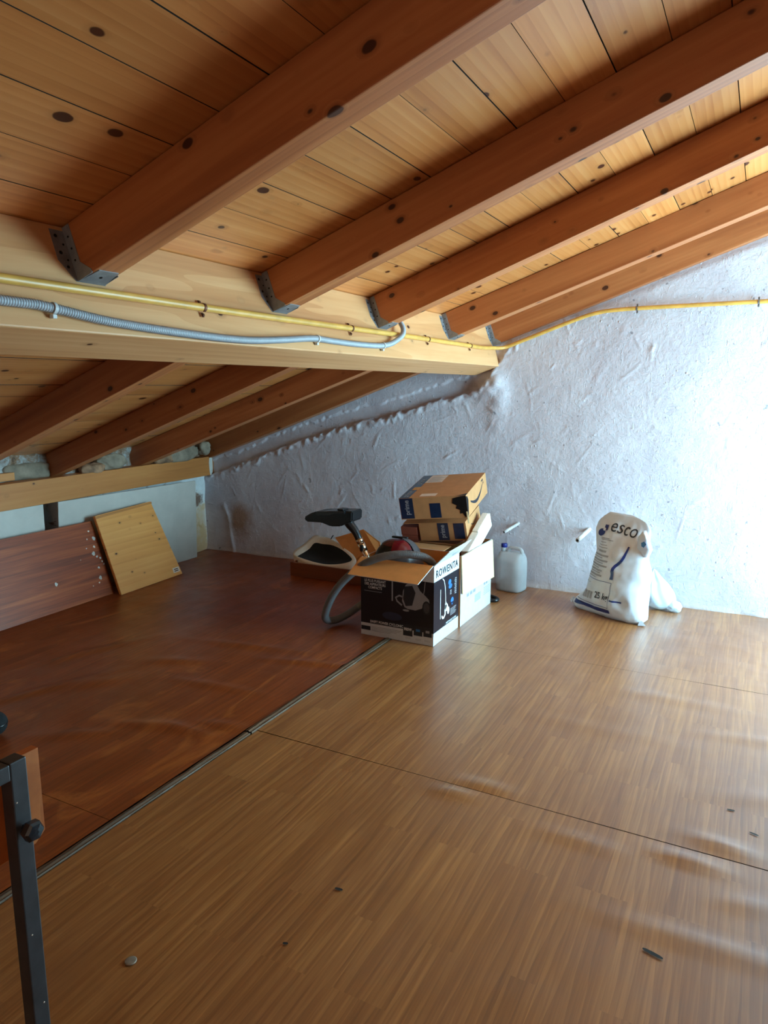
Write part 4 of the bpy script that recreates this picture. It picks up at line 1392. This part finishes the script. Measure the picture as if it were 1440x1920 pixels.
# ------------------------------------------------------------------ wooden tray, canvas bag, cardboard sheet
tray = empty('wooden_tray', (-3.05, 4.285, 0), 'low red-brown wooden tray on the floor by the plaster wall', 'tray')
TW, TD, TH, tt = 0.93, 0.40, 0.105, 0.016
for nm, lo, hi in (('tray_side', (0, 0, 0), (TW, tt, TH)), ('tray_side', (0, TD - tt, 0), (TW, TD, TH)), ('tray_end', (0, tt, 0), (tt, TD - tt, TH)), ('tray_end', (TW - tt, tt, 0), (TW, TD - tt, TH)),
                   ('tray_bottom', (tt, tt, 0.004), (TW - tt, TD - tt, 0.014))):
    box(nm, lo, hi, M_TRAYWOOD, tray, 0.002)

tote = empty('canvas_bag', (-2.85, 4.36, 0.02), 'open cream canvas bag with black inside lying in the wooden tray', 'bag')
TO = Vector(tote.location)


def tpx(px, py, y):
    return onplane(px, py, y) - TO


rim_o = [tpx(*p) for p in ((549, 1040, 4.40), (553, 1031, 4.50), (570, 1020, 4.60), (589, 1004, 4.66), (606, 1006, 4.66), (624, 1011, 4.62), (645, 1024, 4.54), (663, 1041, 4.44), (668, 1054, 4.36),
                           (655, 1063, 4.32), (635, 1067, 4.31), (610, 1066, 4.31), (585, 1060, 4.32), (562, 1050, 4.34))]
rim_i = [tpx(*p) for p in ((557, 1043, 4.41), (566, 1038, 4.50), (580, 1029, 4.58), (590, 1018, 4.62), (605, 1020, 4.62), (622, 1022, 4.58), (640, 1030, 4.50), (655, 1042, 4.42), (660, 1050, 4.37),
                           (650, 1055, 4.345), (632, 1058, 4.335), (610, 1058, 4.335), (590, 1054, 4.345), (570, 1048, 4.36))]


def ring_sub(r, n=70):
    return spline(r + [r[0]], n)[:-1]


ro_, ri_ = ring_sub(rim_o), ring_sub(rim_i)
nr = len(ro_)
cen = np.mean(ri_, axis=0) + np.array([0, 0.05, -0.03])
foot = [np.array([p[0] * 0.94, p[1] + (0.02 if p[1] > 0 else 0.0), 0.002 + 0.0 * p[2]]) for p in ro_]
for f in foot:
    f[1] = min(max(f[1], -0.045), 0.29)
vs, fs = [], []
rings = [foot, [0.5 * (np.array(f) + o) + np.array([0, 0, -0.005]) for f, o in zip(foot, ro_)], ro_, [0.5 * (o + i) + np.array([0, -0.004, 0.008]) for o, i in zip(ro_, ri_)], ri_]
for r_ in rings:
    vs += [tuple(p) for p in r_]
for j in range(len(rings) - 1):
    for i in range(nr):
        i2 = (i + 1) % nr
        fs.append((j * nr + i, j * nr + i2, (j + 1) * nr + i2, (j + 1) * nr + i))
mesh('canvas_shell', vs, fs, M_TOTE, tote, smooth=True)
vs = [tuple(p) for p in ri_] + [tuple(p * 0.6 + cen * 0.4 + np.array([0, 0.01, -0.01])) for p in ri_] + [tuple(cen + np.array([0, 0.02, -0.02]))]
fs = [(i, (i + 1) % nr, nr + (i + 1) % nr, nr + i) for i in range(nr)] + [(nr + i, nr + (i + 1) % nr, 2 * nr) for i in range(nr)]
mesh('black_lining', vs, fs, M_BLACKMATT, tote, smooth=True)
tube('strap_end', [tpx(620, 1012, 4.62), tpx(623, 1006, 4.64), tpx(625, 1004, 4.65)], 0.004, M_BLACKMATT, tote, 8)

cs = slab('cardboard_sheet', [onplane(660, 1056, 4.40), onplane(716, 1052, 4.34), onplane(712, 1016, 4.52), onplane(681, 992, 4.60)], 0.006, M_CARDIN)
tag(cs, 'tan cardboard sheet leaning beside the canvas bag, behind the chrome tube', 'cardboard sheet')
fold = slab('folded_edge', [onplane(628, 1008, 4.585), onplane(662, 1054, 4.395), onplane(700, 1020, 4.50), onplane(681, 992.5, 4.595)], 0.004, M_CARDIN, cs)

# ------------------------------------------------------------------ jerrycan
jug = empty('jerrycan', (-1.455, 4.695, 0.0), 'translucent plastic jerrycan with a blue cap against the wall', 'jerrycan')
jug.rotation_euler = (0, 0, -0.16)


def rounded_prism(rows, n=8, p=4.5):
    """rows: (z, hx, hy, cx) -> superellipse rings."""
    vs, fs = [], []
    N = n * 4
    for z, hx, hy, cx in rows:
        for k in range(N):
            t = 2 * math.pi * k / N
            c, s = math.cos(t), math.sin(t)
            d = (abs(c) ** p + abs(s) ** p) ** (-1 / p)
            vs.append((cx + hx * c * d, hy * s * d, z))
    for j in range(len(rows) - 1):
        for k in range(N):
            k2 = (k + 1) % N
            fs.append((j * N + k, j * N + k2, (j + 1) * N + k2, (j + 1) * N + k))
    fs.append(tuple(range(N))[::-1])
    fs.append(tuple((len(rows) - 1) * N + k for k in range(N)))
    return vs, fs


vs, fs = rounded_prism([(0.0, 0.085, 0.068, 0), (0.006, 0.094, 0.077, 0), (0.02, 0.096, 0.080, 0), (0.03, 0.0945, 0.0785, 0), (0.04, 0.096, 0.080, 0), (0.20, 0.096, 0.080, 0), (0.215, 0.094, 0.078, 0), (0.235, 0.092, 0.072, 0),
                        (0.262, 0.088, 0.045, 0), (0.272, 0.080, 0.034, 0)])
mesh('jug_body', vs, fs, M_JUG, jug, smooth=True)
tube('jug_handle', spline([(-0.035, -0.005, 0.262), (-0.012, -0.005, 0.298), (0.03, -0.005, 0.303), (0.070, -0.005, 0.296), (0.084, -0.005, 0.255)], 24), 0.0125, M_JUG, jug, 12)
lathe('jug_neck', [(0.024, 0.262), (0.021, 0.285), (0.019, 0.300)], M_JUG, jug, Matrix.Translation((-0.062, 0, 0)))
lathe('blue_cap', [(0.0205, 0.298), (0.022, 0.300), (0.022, 0.320), (0.020, 0.324), (0.005, 0.325)], M_BLUECAP, jug, Matrix.Translation((-0.062, 0, 0)), 20)
vs, fs = rounded_prism([(0.004, 0.086, 0.070, 0), (0.012, 0.091, 0.075, 0), (0.052, 0.092, 0.076, 0)])
mesh('liquid', vs, fs, M_LIQUID, jug, smooth=True)

# ------------------------------------------------------------------ salt sack
E1, NN = Vector((0.888, -0.460, 0)), Vector((-0.46, -0.888, 0))
SB = Vector((-0.74, 4.45, 0))
rowz = [0.0, 0.03, 0.08, 0.14, 0.22, 0.30, 0.38, 0.45, 0.51, 0.56, 0.60, 0.625]
rowL = [-.255, -.272, -.222, -.160, -.150, -.148, -.146, -.172, -.198, -.190, -.150, -.115]
rowR = [.238, .266, .262, .258, .262, .258, .222, .205, .202, .192, .150, .055]
rowT = [.070, .100, .112, .112, .106, .098, .080, .058, .034, .016, .007, .003]
rowD = [-.005, 0.0, 0.0, 0.0, 0.012, 0.028, 0.048, 0.066, 0.084, 0.098, 0.106, 0.112]


def sack_pt(s, z, front=1, off=0.0):
    Lf, Rt = np.interp(z, rowz, rowL), np.interp(z, rowz, rowR)
    cx, hw = (Lf + Rt) / 2, (Rt - Lf) / 2
    q = max(-1, min(1, (s - cx) / hw))
    th = np.interp(z, rowz, rowT) * (1 - abs(q) ** 2.6) ** 0.55
    wr = 0.010 * float(vnoise(np.array([s * 16 + z * 5]), np.array([z * 13 - s * 4]), 41)[0]) + 0.004 * float(vnoise(np.array([s * 38]), np.array([z * 30 + s * 12]), 42)[0])
    wr *= min(1.0, th / 0.02)
    dpt = np.interp(z, rowz, rowD)
    return SB + E1 * s + NN * (front * (th + wr) + off - dpt) + Vector((0, 0, z - 0.0))


sack = empty('salt_sack', tuple(SB), 'big white plastic salt sack with blue print slumped against the wall', 'sack')
nu, nv = 40, 44
vs, fs = [], []
zs = np.linspace(0, 0.625, nv)
for z in zs:
    Lf, Rt = np.interp(z, rowz, rowL), np.interp(z, rowz, rowR)
    cx, hw = (Lf + Rt) / 2, (Rt - Lf) / 2
    for i in range(nu):
        vs.append(sack_pt(cx - hw * math.cos(math.pi * i / nu), z, 1) - SB)
    for i in range(nu):
        vs.append(sack_pt(cx + hw * math.cos(math.pi * i / nu), z, -1) - SB)
N2 = 2 * nu
for j in range(nv - 1):
    for i in range(N2):
        i2 = (i + 1) % N2
        fs.append((j * N2 + i, j * N2 + i2, (j + 1) * N2 + i2, (j + 1) * N2 + i))
fs.append(tuple(range(N2))[::-1])
fs.append(tuple((nv - 1) * N2 + i for i in range(N2)))
mesh('sack_body', vs, fs, M_SACK, sack, smooth=True)


def sack_print(name, polys, mat, off=0.003, sub=8):
    """Polygons in sack coordinates (s, z): quads get subdivided so they follow the cloth."""
    vs, fs = [], []
    for p in polys:
        if len(p) == 4:
            b0 = len(vs)
            for j in range(sub + 1):
                for i in range(sub + 1):
                    u_, v_ = i / sub, j / sub
                    s = (p[0][0] * (1 - u_) + p[1][0] * u_) * (1 - v_) + (p[3][0] * (1 - u_) + p[2][0] * u_) * v_
                    z = (p[0][1] * (1 - u_) + p[1][1] * u_) * (1 - v_) + (p[3][1] * (1 - u_) + p[2][1] * u_) * v_
                    vs.append(sack_pt(s, z, 1, off) - SB)
            for f in grid_faces(sub + 1, sub + 1):
                fs.append(tuple(b0 + q for q in f))
        else:
            fs.append(tuple(range(len(vs), len(vs) + len(p))))
            vs += [sack_pt(s, z, 1, off) - SB for s, z in p]
    return mesh(name, vs, fs, mat, sack, smooth=True)


def sack_text(s, size, s0, z0, mat, squeeze=1.0, tilt=0.0, off=0.004):
    me = text_mesh(s, size, squeeze)
    me.materials.clear()
    bm = bmesh.new()
    bm.from_mesh(me)
    bmesh.ops.triangulate(bm, faces=bm.faces)
    bmesh.ops.subdivide_edges(bm, edges=[e for e in bm.edges if e.calc_length() > size * 0.25], cuts=1)
    for v in bm.verts:
        x, y = v.co.x, v.co.y
        v.co = sack_pt(s0 + x * math.cos(tilt) - y * math.sin(tilt), z0 + x * math.sin(tilt) + y * math.cos(tilt), 1, off) - SB
    bm.to_mesh(me)
    bm.free()
    return link('lettering', me, mat, sack)


sack_text('esco', 0.108, -0.068, 0.520, M_INKDARK, 1.0, -0.10)
sack_print('logo_mark', [ell(-0.122, 0.500, 0.028, 0.022, 12), rect(-0.112, 0.515, -0.085, 0.548)], M_INKNAVY, 0.004)
sack_print('logo_gap', [ell(-0.107, 0.520, 0.010, 0.010, 10)], M_SACK, 0.0055)
lines = []
for i, (z, x0, x1) in enumerate(((0.470, -.105, -.04), (0.462, -.10, -.01), (0.447, -.10, -.055), (0.430, -.105, -.04), (0.415, -.11, -.03))):
    lines.append(rect(x0, z, x1, z + 0.0045))
sack_print('printed_text', lines, M_INKGREY)
sack_print('printed_text', [rect(-.112, .393, -.104, .404), rect(-.096, .391, -.030, .403)], M_INKGREY)
lines = []
for i in range(5):
    z = 0.368 - i * 0.029
    x0 = -0.128 - 0.003 * i
    lines += [rect(x0, z, x0 + 0.125 + 0.012 * (i % 3), z + 0.010), rect(x0, z - 0.011, x0 + 0.09 + 0.02 * (i % 2), z - 0.006)]
sack_print('printed_text', lines, M_INKGREY)
wave = [(0.110, 0.450), (0.108, 0.425), (0.104, 0.395), (0.098, 0.37), (0.080, 0.345), (0.062, 0.325), (0.058, 0.30), (0.066, 0.275), (0.068, 0.25)]
sack_print('blue_ribbon', stroke(spline([(x, z, 0) for x, z in wave], 14)[:, :2], 0.012, 0.024), M_INKNAVY, 0.0035, 2)
fr = [rect(-.148, .228, .075, .231), rect(-.20, .075, .075, .078), rect(.072, .075, .075, .231)]
sack_print('printed_frame', fr, M_INKNAVY, 0.003, 12)
sack_text('25 kg', 0.056, -0.030, 0.122, M_INKDARK, 0.80)
sack_print('barcode', [rect(-.145 + .0075 * i, .105, -.145 + .0075 * i + (.002 + .0022 * (i % 3)), .150) for i in range(13)], M_INKGREY, 0.003, 3)
sack_print('printed_text', [rect(-.13, .20, -.118, .208), rect(-.10, .20, -.088, .206)], M_INKGREY)
sack_print('blue_bar', [rect(-.215, .040, .080, .064)], M_INKNAVY, 0.003, 14)
sack_print('blue_bar', [rect(.080, .122, .155, .132)], M_INKNAVY, 0.003, 8)
# folded ear on the right shoulder with its bit of print
ear = [(.186, .56, 0.0), (.235, .515, .03), (.252, .455, .02), (.225, .405, .01), (.19, .40, 0.0), (.16, .45, .01), (.165, .52, .015)]
bm = bmesh.new()
top = [bm.verts.new(SB + E1 * s + NN * (0.045 + d - 0.075) + Vector((0, 0, z)) - SB) for s, z, d in ear]
bot = [bm.verts.new(v.co - NN * 0.03) for v in top]
cT = bm.verts.new(sum((v.co for v in top), Vector()) / 7 + NN * 0.018)
cB = bm.verts.new(sum((v.co for v in bot), Vector()) / 7 - NN * 0.01)
for i in range(7):
    j = (i + 1) % 7
    bm.faces.new((top[i], top[j], cT))
    bm.faces.new((bot[j], bot[i], cB))
    bm.faces.new((top[j], top[i], bot[i], bot[j]))
bmesh.ops.subdivide_edges(bm, edges=bm.edges[:], cuts=2, use_grid_fill=True, smooth=0.3)
from_bm('folded_ear', bm, M_SACK, sack, smooth=True)
ME = frame(E1 * 0.205 + NN * (0.016) + Vector((0, 0, 0.485)), E1, (0, 0, 1)) @ Matrix.Rotation(-0.35, 4, 'Z')
flat('ear_print', [[(0, 0.012), (0.015, 0.03), (0.035, 0.022), (0.028, -0.006), (0.010, -0.006)]], M_INKBLUE, sack, ME)
# bottom corner tips
for (s, z, ds) in ((0.262, 0.012, 0.04), (-0.27, 0.03, -0.03)):
    tip = bmesh.new()
    v0 = [Vector((0, 0, 0.03)), Vector((0, -0.02, -0.01)), Vector((0, 0.02, -0.01)), Vector((ds, 0.0, -0.004))]
    q = [tip.verts.new(E1 * (s - ds * 0.4 + p.x) + NN * (0.03 - p.y) + Vector((0, 0, max(0.002, z + p.z)))) for p in v0]
    for f in ((0, 1, 3), (1, 2, 3), (2, 0, 3), (0, 2, 1)):
        tip.faces.new([q[k] for k in f])
    from_bm('corner_tip', tip, M_SACK, sack)

# small thin bag behind the sack
bag = empty('plastic_bag', (-0.47, 4.70, 0), 'small pale plastic bag slumped behind the salt sack', 'bag')
bm = bmesh.new()
bmesh.ops.create_icosphere(bm, subdivisions=5, radius=1)
for v in bm.verts:
    p = v.co.copy()
    a = math.atan2(p.y, p.x)
    h = (p.z + 1) / 2
    fold = 0.10 * math.sin(a * 7 + 3 * h) * (0.4 + h) + 0.08 * float(vnoise(np.array([p.x * 3 + 9]), np.array([p.y * 3 + p.z * 2]), 6)[0])
    rr = (1 - 0.80 * h ** 1.3) * (1 + fold)
    k = 1.25
    v.co = (p.x * rr * 0.105 * k + 0.0 - 0.05 * h, p.y * rr * 0.065 * k, max(0.0, h * 0.26 + 0.01 * fold))
from_bm('bag_body', bm, M_BAG, bag, smooth=True)
lump_mesh('bag_corner', (0.085, -0.01, 0.035), (0.05, 0.045, 0.036), M_BAG, bag, 14, 2.2)

# black cable end behind the white carton
cab = tube('cable_end', spline([(-1.60, 4.42, 0.013), (-1.53, 4.435, 0.013), (-1.47, 4.41, 0.013), (-1.443, 4.375, 0.014), (-1.46, 4.345, 0.013), (-1.52, 4.34, 0.013)], 30), 0.012, M_BLACK)
tag(cab, 'black cable end lying on the floor behind the white carton', 'cable')

# ------------------------------------------------------------------ steel stand at the left edge, near the camera
stand = empty('metal_stand', (-0.9635, 0.6205, 0), 'dark square-tube steel stand with a black knob at the left edge', 'stand')
w = 0.027
box('post', (-w / 2, -w / 2, 0.0), (w / 2, w / 2, 0.846), M_STEEL, stand, 0.002)
box('top_rail', (-w / 2, -0.75, 0.819), (w / 2, -w / 2 - 0.0005, 0.845), M_STEEL, stand, 0.002)
box('post', (-w / 2, -0.75 - w, 0.0), (w / 2, -0.7505, 0.846), M_STEEL, stand, 0.002)
box('foot_plate', (-0.04, -0.04, 0.0), (0.04, 0.04, 0.004), M_STEEL, stand, 0.001)
kn = lathe('knob', [(0.0, 0.0), (0.006, 0.0), (0.006, 0.008), (0.014, 0.010), (0.0165, 0.014), (0.0165, 0.024), (0.013, 0.028), (0.004, 0.029)], M_KNOB, stand,
           Matrix.Translation((w / 2, 0.0, 0.735)) @ Matrix.Rotation(math.pi / 2, 4, 'Y') @ Matrix.Rotation(0.4, 4, 'Z'), 6, False)
for z, y in ((0.55, -0.004), (0.78, -0.008), (0.42, 0.005)):
    lathe('paint_fleck', [(0.0, 0.0), (0.0014, 0.0), (0.001, 0.0006)], M_PAPER, stand, Matrix.Translation((w / 2, y, z)) @ Matrix.Rotation(math.pi / 2, 4, 'Y'), 8)
bm = bmesh.new()
pts = [(-0.45, 0.676), (0.036, 0.676), (0.054, 0.690), (0.054, 0.834), (-0.45, 0.834)]
fa = [bm.verts.new((-w / 2 - 0.002, y, z)) for y, z in pts]
fb2 = [bm.verts.new((-w / 2 - 0.018, y, z)) for y, z in pts]
bm.faces.new(fa)
bm.faces.new(fb2[::-1])
for i in range(5):
    j = (i + 1) % 5
    bm.faces.new((fa[i], fb2[i], fb2[j], fa[j]))
from_bm('wooden_panel', bm, M_PANELWOOD, stand)

ball = empty('black_ball', (-2.665, 1.655, 0.0), 'black rounded object on the dark floor, cut off by the left edge', 'ball')
lathe('ball_shell', [(0.0, 0.0)] + [(0.05 * math.sin(t), 0.05 - 0.05 * math.cos(t)) for t in np.linspace(0.15, 3.05, 16)], M_BLACKMATT, ball, None, 24)
lathe('ball_ring', [(0.0505, 0.047), (0.0515, 0.05), (0.0505, 0.053)], M_BLACK, ball, None, 24)
